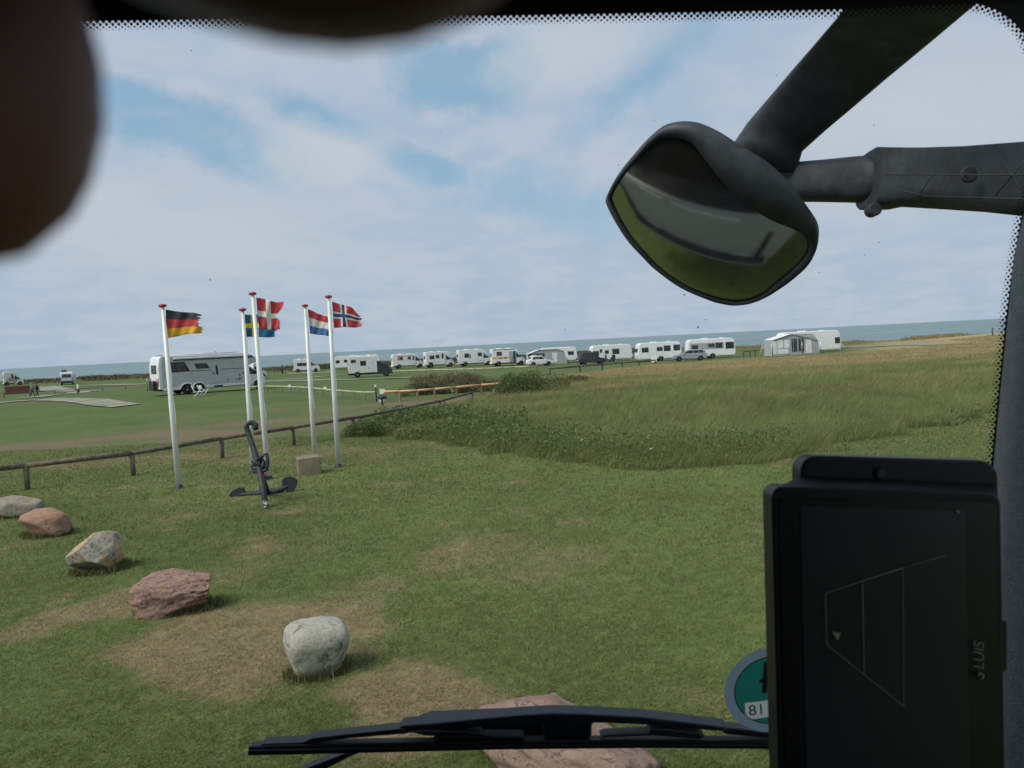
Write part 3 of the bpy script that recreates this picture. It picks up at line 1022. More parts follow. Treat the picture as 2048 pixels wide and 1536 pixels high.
# ------------------------------------------------------------------ flagpoles and flags
fl_black = mat('flag_black', (0.045, 0.045, 0.050), 0.9, 0.2, 12)
fl_red = mat('flag_red', (0.46, 0.055, 0.060), 0.9, 0.12, 8)
fl_gold = mat('flag_gold', (0.66, 0.36, 0.035), 0.9, 0.12, 8)
fl_white = mat('flag_white', (0.66, 0.64, 0.58), 0.9, 0.08, 8)
fl_blue = mat('flag_blue', (0.055, 0.155, 0.36), 0.9, 0.12, 8)
fl_sblue = mat('flag_sea_blue', (0.02, 0.14, 0.27), 0.9, 0.12, 8)
fl_yellow = mat('flag_yellow', (0.72, 0.55, 0.03), 0.9, 0.1, 8)
fl_navy = mat('flag_navy', (0.030, 0.055, 0.13), 0.9, 0.15, 8)

group_pole = 'white flagpoles with red caps on the lawn'


def flagpole(label, base_px, top_px):
    b = T(*base_px)
    depth = (b - EYE).dot(fwd)
    t = P(top_px[0], top_px[1], depth * 0.995)
    t = Vector((t.x, t.y, t.z))
    root = tag(empty('flagpole', b), label, 'flagpole', group_pole)
    v = t - b
    L = v.length
    ax = v.normalized()
    tube('pole', pole_white, [ax * 0.03, ax * (0.45 * L), ax * (L - 0.03)], [0.062, 0.056, 0.036], root, 16)
    rot = ax.to_track_quat('Z', 'Y').to_matrix().to_4x4()
    cp = lathe('cap', cap_red, [(0.03, -0.04), (0.076, -0.03), (0.088, -0.008), (0.078, 0.02), (0.035, 0.034), (0.012, 0.038)], root, 14)
    cp.matrix_local = Matrix.Translation(ax * L) @ rot
    so = lathe('socket', black_plastic, [(0.12, -0.05), (0.12, 0.012), (0.085, 0.02), (0.078, 0.07), (0.066, 0.075)], root, 14)
    side = Vector((0.075, -0.03, 0))
    pts = []
    for i in range(15):
        f = i / 14
        w = 0.012 * math.sin(f * 19 + b.x)
        pts.append(ax * (1.25 + (L - 1.35) * f) + side * (1.0 - 0.35 * f) + Vector((w, -0.4 * w, 0)))
    tube('halyard', rope_white, pts, 0.006, root, 5)
    k = box('cleat', steel, ax * 1.22 + side * 0.9, (0.03, 0.03, 0.14), root, 0.008)
    return root, b, ax, L


def flag(name, label, pole, corners, us, vs, paint, mats, seed, tear=0.10, wave=0.035, notch=()):
    """corners: hoist top, hoist bottom, fly top, fly bottom as picture points at the pole's distance"""
    root, b, ax, L = pole
    depth = (b - EYE).dot(fwd) - 0.02
    ht, hb, ft, fb = [P(px, py, depth) for px, py in corners]
    r = np.random.default_rng(seed)

    def fill(a, n):
        o = []
        for i in range(len(a) - 1):
            k = max(1, int(round((a[i + 1] - a[i]) * n)))
            o += [a[i] + (a[i + 1] - a[i]) * j / k for j in range(k)]
        return o + [a[-1]]
    U, W = fill(us, 26), fill(vs, 20)
    V, Fc, mi = [], [], []
    nu, nv = len(U), len(W)
    rag = np.clip(r.normal(0.0, tear * 0.6, nv), -1.6 * tear, tear * 0.6)
    rag = rag + 0.08 * np.sin(np.linspace(0, 7, nv) + seed)
    for j, v in enumerate(W):
        for i, u in enumerate(U):
            uu = u
            if u > 0.72:
                uu = 0.72 + (u - 0.72) * (1 + rag[j] * 3.0)
            for (vc, vw, dp) in notch:
                if abs(v - vc) < vw and u > 0.7:
                    uu = min(uu, 1 - dp * (1 - abs(v - vc) / vw))
            p = ht.lerp(ft, uu).lerp(hb.lerp(fb, uu), v)
            ph = 8.5 * uu + 2.0 * v + seed
            p = p + fwd * (wave * uu ** 0.7 * math.sin(ph) + 0.012 * math.sin(19 * uu + 6 * v + seed)) + upv * (0.55 * wave * uu * math.sin(ph * 0.8 + 1.0))
            p = p + fwd * (0.10 * uu)
            V.append(p)
    for j in range(nv - 1):
        for i in range(nu - 1):
            Fc.append((j * nu + i, j * nu + i + 1, (j + 1) * nu + i + 1, (j + 1) * nu + i))
            mi.append(paint((U[i] + U[i + 1]) / 2, (W[j] + W[j + 1]) / 2))
    # loose threads at the torn fly edge
    for k in range(5):
        j = int(r.integers(1, nv - 2))
        a = V[j * nu + nu - 1]
        tip = a + rgt * float(r.uniform(0.03, 0.10)) + upv * float(r.uniform(-0.03, 0.05))
        o_ = len(V)
        V += [a, a - upv * 0.010, tip]
        Fc.append((o_, o_ + 1, o_ + 2))
        mi.append(mi[min(j, nv - 2) * (nu - 1) + nu - 2])
    V = [v - b for v in V]
    o = raw(name, V, Fc, mats, None, smooth=True)
    o.location = b
    o.data.polygons.foreach_set('material_index', np.array(mi, np.int32))
    sol = o.modifiers.new('thickness', 'SOLIDIFY')
    sol.thickness = 0.004
    tag(o, label, 'flag', 'national flags on the poles')
    return o


p_ge = flagpole('white flagpole with red cap, leftmost, carrying the black red gold flag', (358, 976), (325, 611))
p_se = flagpole('white flagpole with red cap behind the anchor carrying the blue yellow flag', (507, 946), (485, 619))
p_dk = flagpole('tallest white flagpole with red flower at its foot, carrying the white cross flag', (537, 958), (505, 587))
p_nl = flagpole('white flagpole rising behind the concrete block', (630, 919), (610, 611))
p_no = flagpole('rightmost white flagpole with red cap beside the hedge', (677, 934), (657, 593))


def stripes3(u, v):
    return 0 if v < 1 / 3 else (1 if v < 2 / 3 else 2)


def nordic(cx0, cx1, cy0, cy1):
    return lambda u, v: 1 if (cx0 < u < cx1 or cy0 < v < cy1) else 0


def nordic2(u, v):
    if 0.33 < u < 0.44 or 0.44 < v < 0.57:
        return 2
    return 1 if (0.27 < u < 0.50 or 0.37 < v < 0.64) else 0


flag('flag', 'torn black, red and gold striped flag on the leftmost pole', p_ge, [(331, 619), (335, 676), (398, 628), (396, 664)],
     [0, 0.72, 1], [0, 1 / 3, 2 / 3, 1], stripes3, [fl_black, fl_red, fl_gold], 2)
flag('flag', 'blue flag with yellow cross partly behind the white cross flag', p_se, [(488, 629), (492, 674), (551, 630), (551, 673)],
     [0, 0.20, 0.36, 0.72, 1], [0, 0.40, 0.60, 1], nordic(0.20, 0.36, 0.40, 0.60), [fl_sblue, fl_yellow], 5, tear=0.06)
flag('flag', 'torn red flag with white cross on the tallest pole', p_dk, [(512, 595), (518, 657), (562, 604), (558, 660)],
     [0, 0.38, 0.56, 0.72, 1], [0, 0.42, 0.60, 1], nordic(0.38, 0.56, 0.42, 0.60), [fl_red, fl_white], 7, tear=0.08, wave=0.05, notch=[(0.5, 0.22, 0.32)])
flag('flag', 'red, white and blue horizontally striped flag', p_nl, [(616, 618), (620, 667), (661, 637), (661, 673)],
     [0, 0.72, 1], [0, 1 / 3, 2 / 3, 1], stripes3, [fl_red, fl_white, fl_blue], 9, tear=0.04)
flag('flag', 'red flag with blue and white cross on the rightmost pole', p_no, [(664, 603), (668, 656), (719, 620), (722, 652)],
     [0, 0.27, 0.33, 0.44, 0.50, 0.72, 1], [0, 0.37, 0.44, 0.57, 0.64, 1], nordic2, [fl_red, fl_white, fl_navy], 12, tear=0.07, wave=0.045, notch=[(0.0, 0.35, 0.28)])

# red flower at the foot of the tallest pole
q = p_dk[1]
fr_ = tag(empty('artificial_flower', (q.x - 0.10, q.y - 0.12, q.z)), 'red cloth flower at the foot of the tallest flagpole', 'flower')
V, Fc = [], []
for k in range(14):
    a, e_ = random.uniform(0, 6.28), random.uniform(-0.5, 1.4)
    dv = Vector((math.cos(a) * math.cos(e_), math.sin(a) * math.cos(e_), math.sin(e_)))
    o_ = len(V)
    s = dv.orthogonal().normalized() * 0.04
    base = Vector((0, 0, 0.12))
    V += [base, base + dv * 0.06 + s, base + dv * 0.10, base + dv * 0.06 - s]
    Fc.append((o_, o_ + 1, o_ + 2, o_ + 3))
raw('petal', V, Fc, mat('petal_red', (0.60, 0.06, 0.08), 0.8, 0.15, 20), fr_)
tube('stem', mat('stem_green', (0.06, 0.10, 0.03), 0.8, 0.1, 10), [(0, 0, -0.01), (0.005, 0, 0.12)], 0.006, fr_, 6)

# ------------------------------------------------------------------ anchor
crown = T(531, 988)
anchor = tag(empty('anchor', (crown.x, crown.y, 0)), 'old black iron ship anchor standing on the lawn before the flagpoles', 'anchor')
A0 = Vector((crown.x, crown.y, 0))


def AL(px, py, d):
    return P(px, py, d) - A0


dc = (crown - EYE).dot(fwd)
foot = T(533, 1017)
df_ = (foot - EYE).dot(fwd)
knot = AL(517, 928, df_ + 0.45)
topc = AL(497, 866, df_ + 0.62)
sb_pts = [foot - A0 + Vector((0, 0, -0.03)), (foot - A0).lerp(knot, 0.5), knot, knot.lerp(topc, 0.5), topc]
curl_c = AL(506, 858, df_ + 0.62)
rr = (topc - curl_c).length
for px, py in ((493, 856), (494, 849), (499, 845.5), (506, 845.5), (511, 850), (511, 856), (507, 858)):
    sb_pts.append(AL(px, py, df_ + 0.62 + 0.05 * (px > 500)))
tube('stock', iron_black, sb_pts, [0.044, 0.055, 0.060, 0.056, 0.052, 0.050, 0.048, 0.046, 0.05, 0.06, 0.062, 0.04], anchor, 14)
tube('stock_tip', mat('flaked_white', (0.5, 0.5, 0.48), 0.7, 0.3, 40, color2=(0.03, 0.03, 0.03), mix=(0.42, 0.5)),
     [(foot - A0) + Vector((0, 0, 0.0)), (foot - A0).lerp(knot, 0.16)], [0.049, 0.051], anchor, 14)
tube('shank', iron_black, [knot + Vector((0, 0.02, -0.04)), AL(526, 965, dc - 0.5), AL(533, 984, dc) + Vector((0, 0, -0.05))], [0.062, 0.07, 0.085], anchor, 12)
arm_px = [(463, 991), (480, 989), (505, 988), (531, 987), (552, 982), (572, 974), (589, 964)]
arm_pts = [AL(px, py, dc + 0.12 * ((px - 528) / 65)) for px, py in arm_px]
tube('arm', iron_black, arm_pts, [0.02, 0.05, 0.066, 0.085, 0.072, 0.055, 0.02], anchor, 10)


def fluke(outline):
    bm = bmesh.new()
    dd = lambda px: dc + 0.12 * ((px - 528) / 65) - 0.04
    a = [bm.verts.new(AL(px, py, dd(px))) for px, py in outline]
    b = [bm.verts.new(AL(px, py, dd(px) + 0.10)) for px, py in outline]
    n = len(outline)
    bm.faces.new(a)
    bm.faces.new(b[::-1])
    for i in range(n):
        bm.faces.new((a[i], b[i], b[(i + 1) % n], a[(i + 1) % n]))
    bmesh.ops.recalc_face_normals(bm, faces=bm.faces)
    bevel(bm, 0.012)
    from_bm('fluke', bm, iron_black, anchor)


fluke([(457, 990), (464, 981), (476, 975), (488, 974), (491, 982), (494, 989), (482, 996), (466, 999)])
fluke([(564, 975), (563, 960), (570, 954), (580, 952), (590, 955), (596, 961), (593, 974), (584, 985), (572, 982)])
# shackle and tangled lashing at the crossing
for k, (dx_, dz_, rx_, ry_, tl) in enumerate(((0.00, 0.02, 0.10, 0.085, 0.3), (0.01, -0.03, 0.115, 0.08, -0.5), (0.03, 0.0, 0.10, 0.10, 0.9), (-0.01, -0.06, 0.11, 0.07, 0.1))):
    pts = []
    for i in range(17):
        a = 2 * math.pi * i / 16
        v = Vector((rx_ * math.cos(a), ry_ * math.sin(a), 0.03 * math.sin(2 * a + k)))
        v = Matrix.Rotation(tl, 3, 'Y') @ (Matrix.Rotation(0.4 * k, 3, 'X') @ v)
        pts.append(knot + v + Vector((dx_, 0, dz_)))
    tube('lashing', iron_black, pts, 0.032, anchor, 8)
sh_pts = [knot + Vector(v) for v in ((0.02, -0.03, 0.10), (0.12, -0.05, 0.17), (0.19, -0.06, 0.20), (0.20, -0.06, 0.02), (0.17, -0.06, -0.11), (0.05, -0.06, -0.14), (-0.10, -0.05, -0.12))]
tube('shackle', iron_black, sh_pts, [0.03, 0.034, 0.03, 0.034, 0.036, 0.034, 0.03], anchor, 8)


# ------------------------------------------------------------------ fences
def fence(label, post_px, h, post_r, rail_r, m, cat='fence', rails_sag=0.0, square=True, post_m=None, pts=None, tags_at=()):
    base = pts or [T(*p) for p in post_px]
    root = tag(empty('rail_fence', base[0]), label, cat)
    o0 = base[0]
    pmesh = None
    for i, b in enumerate(base):
        if pmesh is None:
            if square:
                p = box('post', post_m or m, (0, 0, h / 2 - 0.06), (post_r * 2, post_r * 2, h + 0.06), root, post_r * 0.25)
            else:
                p = lathe('post', post_m or m, [(post_r, -0.12), (post_r, h - 0.01), (post_r * 0.8, h)], root, 8)
            pmesh = p.data
        else:
            p = bpy.data.objects.new('post', pmesh)
            col.objects.link(p)
            p.parent = root
        p.location = b - o0
        p.rotation_euler = (random.uniform(-0.02, 0.02), random.uniform(-0.025, 0.025), random.uniform(-0.3, 0.3))
    for a, b in zip(base[:-1], base[1:]):
        mid = (a + b) / 2
        up_ = Vector((0, 0, h + rail_r * 0.55))
        d_ = (b - a).normalized() * 0.01
        tube('rail', m, [a - o0 + up_ + d_, mid - o0 + up_ - Vector((0, 0, rails_sag)), b - o0 + up_ - d_], rail_r, root, 8)
    return root


pa = [T(55, 979), T(267, 951), T(445, 916), T(588, 891)]
step0 = pa[0] - pa[1]
near_pts = [pa[0] + step0 * 2.0, pa[0] + step0 * 1.0] + pa + [T(708, 868), T(800, 848), T(880, 829), T(945, 808)]
fence('weathered log rail fence running across the lawn behind the flagpoles', None, 0.52, 0.060, 0.058, wood_weathered, pts=near_pts, square=False)
fence('pale yellow-green low rail fence right of the large grey motorhome', [(500, 786), (534, 785), (549, 785.5), (564, 786), (580, 787), (598, 788), (613, 789), (629, 791), (646, 793), (665, 796), (686, 798), (708, 800), (730, 802), (752, 802)],
      0.46, 0.045, 0.05, wood_pale, post_m=mat('wood_post', (0.2, 0.19, 0.13), 0.85, 0.2, 9))
fence('orange-brown low rail fence in front of the low thicket', [(770, 803), (800, 802.5), (835, 801), (870, 798), (913, 794), (963, 789), (1012, 785)],
      0.50, 0.055, 0.062, wood_orange, post_m=mat('wood_post_brown', (0.24, 0.18, 0.115), 0.85, 0.2, 9))
fence('pale far rail fence below the row of motorhomes', [(768, 750), (784, 750), (800, 750), (818, 749.5), (836, 749), (865, 748), (881, 748), (897, 748), (913, 747.5), (930, 747), (948, 747), (967, 746.5), (987, 746), (1008, 745), (1029, 744), (1052, 743.5), (1075, 742)],
      0.50, 0.05, 0.065, wood_pale, post_m=MATS['wood_post'])
fence('pale far rail fence below the small white campervan', [(576, 753), (590, 752.5), (605, 752), (620, 751.5), (635, 751), (650, 750.5), (668, 750)],
      0.45, 0.05, 0.055, wood_pale, post_m=MATS['wood_post'])
fence('dark log rail fence bordering the dry meadow below the caravans', [(1100, 750), (1160, 745), (1205, 741), (1245, 737), (1278, 733.5), (1311, 731)],
      0.50, 0.07, 0.075, wood_weathered)
fence('thin low rail fence by the far left gravel pitches', [(-60, 799), (8, 796), (60, 792.5), (110, 790), (155, 788), (205, 782), (252, 779)],
      0.50, 0.05, 0.035, wood_weathered)
fence('grey log rail fence at the right end of the caravan row', [(1487, 716), (1500, 714.5), (1511, 713), (1532, 711)], 0.75, 0.07, 0.06, wood_weathered)

# small white plates on the rail, number posts and lamps
plate_white = mat('plate_white', (0.72, 0.71, 0.62), 0.5, 0.05, 10)


def number_plate(label, px, py, w=0.26):
    g = T(px, py + 17)
    d = (g - EYE).dot(fwd)
    c = P(px, py, d - 0.09)
    o = box('pitch_plate', plate_white, (0, 0, 0), (w, 0.03, w * 0.9), bev=0.01)
    o.location = c
    tag(o, label, 'plate', 'white pitch plates on the rails')


number_plate('white square plate at the joint of the pale and orange rails', 764.5, 783, 0.30)
number_plate('small white plate on the pale rail, nearer the motorhome', 579, 772, 0.2)
number_plate('small white plate on the pale rail between two flagpoles', 650, 776.5, 0.2)


def post_thing(name, label, cat, px, py, h, r, m, head=None):
    b = T(px, py)
    root = tag(empty(name, b), label, cat)
    lathe('post', m, [(r, -0.1), (r, h), (r * 0.6, h + 0.02)], root, 10)
    if head:
        head(root, h)
    return root


def lamp_head(root, h):
    lathe('lamp_body', mat('lamp_white', (0.6, 0.6, 0.58), 0.4, 0.1, 10), [(0.05, h), (0.13, h + 0.02), (0.15, h + 0.16), (0.12, h + 0.24)], root, 12)
    lathe('lamp_cap', black_plastic, [(0.16, h + 0.2), (0.21, h + 0.23), (0.17, h + 0.30), (0.06, h + 0.34)], root, 12)
    box('lamp_bracket', black_plastic, (0.0, -0.13, h + 0.1), (0.07, 0.05, 0.22), root, 0.01)


post_thing('garden_lamp', 'small lamp with black cap on a wooden post by the hedge', 'lamp', 767, 838, 0.62, 0.045, MATS['wood_post_brown'], lamp_head)
post_thing('marker_post', 'dark marker post with white tip beside the pale rail corner', 'post', 753, 803, 0.78, 0.035, black_plastic,
           lambda r_, h: lathe('tip', plate_white, [(0.04, h), (0.05, h + 0.03), (0.05, h + 0.10), (0.03, h + 0.13)], r_, 10))
post_thing('wooden_post', 'thick wooden post with pale head before the white motorhomes', 'post', 852, 745, 1.05, 0.10, MATS['wood_post'],
           lambda r_, h: box('head', plate_white, (0, 0, h + 0.25), (0.5, 0.12, 0.45), r_, 0.03))
post_thing('marker_post', 'black bollard with white top beside the gravel pitches', 'post', 158, 786, 0.55, 0.09, black_plastic,
           lambda r_, h: box('head', plate_white, (-0.08, 0, h + 0.25), (0.17, 0.17, 0.55), r_, 0.02))
post_thing('water_post', 'slim dark post at the sea edge left of the small campervan', 'post', 565, 747, 1.6, 0.16, mat('post_blue', (0.03, 0.06, 0.08), 0.6, 0.1, 5))
post_thing('wooden_post', 'thin grey wooden post rising from the dark green shrub', 'post', 1037, 775, 0.75, 0.06, wood_weathered)
post_thing('wooden_post', 'lone dark post on the grassy rise at the right', 'post', 1985, 672, 1.0, 0.09, wood_weathered)


# ------------------------------------------------------------------ vehicles
def wheel(parent, x, y, r, w=0.22, side=-1):
    wt_ = lathe('wheel', tyre_black, [(r * 0.55, -w / 2), (r * 0.93, -w / 2), (r, -w * 0.3), (r, w * 0.3), (r * 0.93, w / 2), (r * 0.55, w / 2)], parent, 18, axis='Y')
    wt_.location = (x, y, r)
    s = side * (w / 2 - 0.02)
    rm = lathe('rim', rim_metal, [(0.03, s * 1.28), (r * 0.2, s * 1.22), (r * 0.55, s * 1.08), (r * 0.66, s * 1.12), (r * 0.66, s * 0.6), (0.05, s * 0.55)], wt_, 14, axis='Y')
    return wt_


def spokes(parent_wheel, r, side=-1, w=0.22):
    for k in range(5):
        a = k * 2 * math.pi / 5
        box('spoke_gap', tyre_black, (0.42 * r * math.cos(a), side * (w / 2 + 0.008), 0.42 * r * math.sin(a)), (0.16 * r, 0.012, 0.16 * r), parent_wheel, 0.003)


def poly_plate(name, m, pts, yside, out_, parent, bev=0.006, inner=0.03):
    """thin plate set on the side of a vehicle: (x, z) outline, standing 'out_' proud of the side at y = yside"""
    s = -1 if yside < 0 else 1
    return prism(name, m, pts, yside - s * inner, yside + s * out_, parent, bev, 1)


def window(parent, x0, x1, z0, z1, yside, frame=True, m=window_dark, skew=0.0):
    pts = [(x0, z1), (x1, z1), (x1 + skew, z0), (x0 + skew, z0)]
    if frame:
        e = 0.045
        f = poly_plate('window', black_plastic, [(x0 - e, z1 + e), (x1 + e, z1 + e), (x1 + skew + e, z0 - e), (x0 + skew - e, z0 - e)], yside, 0.012, parent, 0.005)
        poly_plate('pane', m, pts, yside, 0.022, f, 0.003)
        return f
    return poly_plate('window', m, pts, yside, 0.015, parent, 0.005)


def place(root, px_rear, depth, yaw, W):
    """puts the near rear corner of a vehicle at a picture column and distance"""
    a = P(px_rear, 740, depth)
    right = Vector((math.sin(yaw), -math.cos(yaw), 0))
    o = Vector((a.x, a.y, 0)) - right * (W / 2)
    c, s = math.cos(yaw), math.sin(yaw)
    root.location = (o.x, o.y, h1(o.x + c * 2.5, o.y + s * 2.5))
    root.rotation_euler = (0, 0, yaw)


def fit_len(px_rear, px_front, depth, yaw):
    sr = (P(px_rear, 740, depth) - EYE)
    sf = (P(px_front, 740, 1.0) - EYE)
    k = sf.x / sf.y
    return (k * sr.y - sr.x) / (math.cos(yaw) - k * math.sin(yaw))


def cab_front(root, xb, L, W, H, paint, alc=False, door_window=True):
    """van cab with sloping windscreen in front of a body that ends at x = xb"""
    c = L - xb
    prof = [(xb - 0.02, 0.36), (xb - 0.02, 2.08), (xb + 0.16 * c, 2.06), (xb + 0.70 * c, 1.36), (xb + 0.92 * c, 1.12), (xb + 0.985 * c, 0.86), (xb + c, 0.40), (xb + 0.92 * c, 0.32)]
    cb = prism('cab', paint, prof, -W / 2 + 0.08, W / 2 - 0.08, root, 0.06, 2)
    for s in (-1, 1):
        y = s * (W / 2 - 0.08)
        poly_plate('side_window', window_dark, [(xb + 0.08 * c, 1.93), (xb + 0.20 * c, 1.93), (xb + 0.60 * c, 1.40), (xb + 0.60 * c, 1.28), (xb + 0.08 * c, 1.28)], y, 0.012, cb)
        poly_plate('wheel_arch', black_plastic, [(xb + 0.60 * c + 0.42 * math.cos(a), 0.34 + 0.42 * math.sin(a)) for a in np.linspace(0, math.pi, 9)], y, 0.012, cb)
        box('mirror', black_plastic, (xb + 0.50 * c, s * (W / 2 + 0.10), 1.45), (0.12, 0.20, 0.30), cb, 0.03)
        box('headlight', lamp_clear, (xb + 0.955 * c, s * (W / 2 - 0.32), 0.92), (0.14, 0.34, 0.20), cb, 0.03)
        wheel(root, xb + 0.60 * c, s * (W / 2 - 0.15), 0.34, side=s)
    th = math.atan2(1.36 - 2.06, 0.54 * c)
    mid = (xb + 0.43 * c, 1.725)
    box('windscreen', window_dark, (mid[0], 0, mid[1] + 0.005), (0.50 * c / math.cos(th) * 0.86, W - 0.42, 0.03), cb, 0.008, rot=Matrix.Rotation(-th, 3, 'Y'))
    box('bumper', black_plastic, (xb + 0.985 * c, 0, 0.44), (0.14, W - 0.24, 0.22), cb, 0.04)
    return cb


def motorhome(label, px_rear, px_front, depth, yaw, H, body=white_paint, cab=None, W=2.2, wins=(), door=None, stripes=(), style='low', extras=None, cab_len=1.5, group='white motorhomes parked in the far row'):
    L = fit_len(px_rear, px_front, depth, yaw)
    root = tag(empty('motorhome'), label, 'motorhome', group)
    xb = L - cab_len
    if style == 'alcove':
        prof = [(0, 0.50), (0, H - 0.12), (0.10, H), (xb + 0.35, H), (xb + 0.85, H - 0.22), (xb + 0.95, H - 0.55), (xb + 0.80, H - 0.72), (xb, 2.02), (xb, 0.50)]
    elif style == 'box':
        prof = [(0, 0.58), (0, H), (xb, H), (xb, 0.58)]
    else:
        prof = [(0, 0.50), (0, H - 0.12), (0.10, H), (xb - 0.25, H), (xb + 0.35, H - 0.24), (xb + 0.62, 2.14), (xb, 2.05), (xb, 0.50)]
    bd = prism('body', body, prof, -W / 2, W / 2, root, 0.05, 2)
    box('chassis', black_plastic, (xb * 0.5, 0, 0.46), (xb * 0.96, W - 0.25, 0.20), root, 0.03)
    cab_front(root, xb, L, W, H, cab or body)
    xw = xb * 0.26 if style != 'box' else xb * 0.30
    for s in (-1, 1):
        wheel(root, xw, s * (W / 2 - 0.07), 0.34, side=s)
        poly_plate('wheel_arch', black_plastic if style == 'box' else tyre_black, [(xw + 0.42 * math.cos(a), 0.5 + 0.30 * math.sin(a)) for a in np.linspace(0, math.pi, 9)], s * W / 2, 0.012, root)
        box('tail_light', lamp_red, (-0.012, s * (W / 2 - 0.18), 0.85), (0.05, 0.14, 0.42), root, 0.015)
    for (a, b, z0, z1) in wins:
        window(root, a * xb, b * xb, z0 * H, z1 * H, -W / 2)
    window_r = box('rear_window', window_dark, (-0.012, 0, H * 0.66), (0.05, W * 0.5, 0.55), root, 0.02)
    for (a, b, z0, z1, m) in stripes:
        poly_plate('stripe', m, [(a * xb, z1 * H), (b * xb, z1 * H), (b * xb, z0 * H), (a * xb, z0 * H)], -W / 2, 0.006, root, 0.0)
    if door:
        dx0, dx1 = door[0] * xb, door[1] * xb
        d_ = poly_plate('door', body, [(dx0, 0.80 * H), (dx1, 0.80 * H), (dx1, 0.24 * H), (dx0, 0.24 * H)], -W / 2, 0.018, root, 0.01)
        box('handle', black_plastic, (dx0 + 0.08, -W / 2 - 0.03, 0.45 * H), (0.05, 0.04, 0.14), d_, 0.01)
    box('roof_hatch', white_paint, (xb * 0.35, 0.1, H + 0.06), (0.7, 0.6, 0.12), root, 0.03)
    box('roof_hatch', white_paint, (xb * 0.75, -0.1, H + 0.05), (0.5, 0.5, 0.10), root, 0.03)
    box('bumper', body if style != 'box' else black_plastic, (-0.05, 0, 0.52), (0.14, W - 0.1, 0.24), root, 0.04)
    place(root, px_rear, depth, yaw, W)
    if extras:
        extras(root, L, xb, W, H)
    return root


def bicycle(name, label, m, loc, rz, group=None, parent=None):
    root = tag(empty(name, loc, rz), label, 'bicycle', group)
    for x_ in (-0.52, 0.52):
        pts = [(x_ + 0.33 * math.cos(a), 0, 0.34 + 0.33 * math.sin(a)) for a in np.linspace(0, 2 * math.pi, 19)]
        tube('wheel', tyre_black, pts, 0.035, root, 6)
    fr = [(-0.52, 0, 0.34), (-0.15, 0, 0.85), (0.38, 0, 0.80), (0.0, 0, 0.34), (-0.52, 0, 0.34)]
    tube('frame', m, fr, 0.03, root, 6)
    tube('seat_post', m, [(0.0, 0, 0.34), (-0.18, 0, 0.98)], 0.025, root, 6)
    tube('fork', m, [(0.52, 0, 0.34), (0.36, 0, 0.98)], 0.025, root, 6)
    box('saddle', black_plastic, (-0.18, 0, 1.0), (0.26, 0.14, 0.06), root, 0.02)
    tube('handlebar', black_plastic, [(0.36, -0.25, 1.02), (0.36, 0.25, 1.02)], 0.02, root, 6)
    return root


def add_bikes(root, L, xb, W, H, what='bicycle on the rear rack of a white motorhome', n=1, z=0.8):
    for k in range(n):
        c, s = math.cos(root.rotation_euler.z), math.sin(root.rotation_euler.z)
        lx, ly = -0.28 - 0.16 * k, 0.1
        box('bike_rack', steel, (-0.20, 0, z + 0.02), (0.40, 1.3, 0.05), root, 0.01)
        loc = Vector(root.location) + Vector((c * lx - s * ly, s * lx + c * ly, z))
        bicycle('bicycle', what, black_plastic, loc, root.rotation_euler.z + math.pi / 2, 'bicycles on motorhome racks')


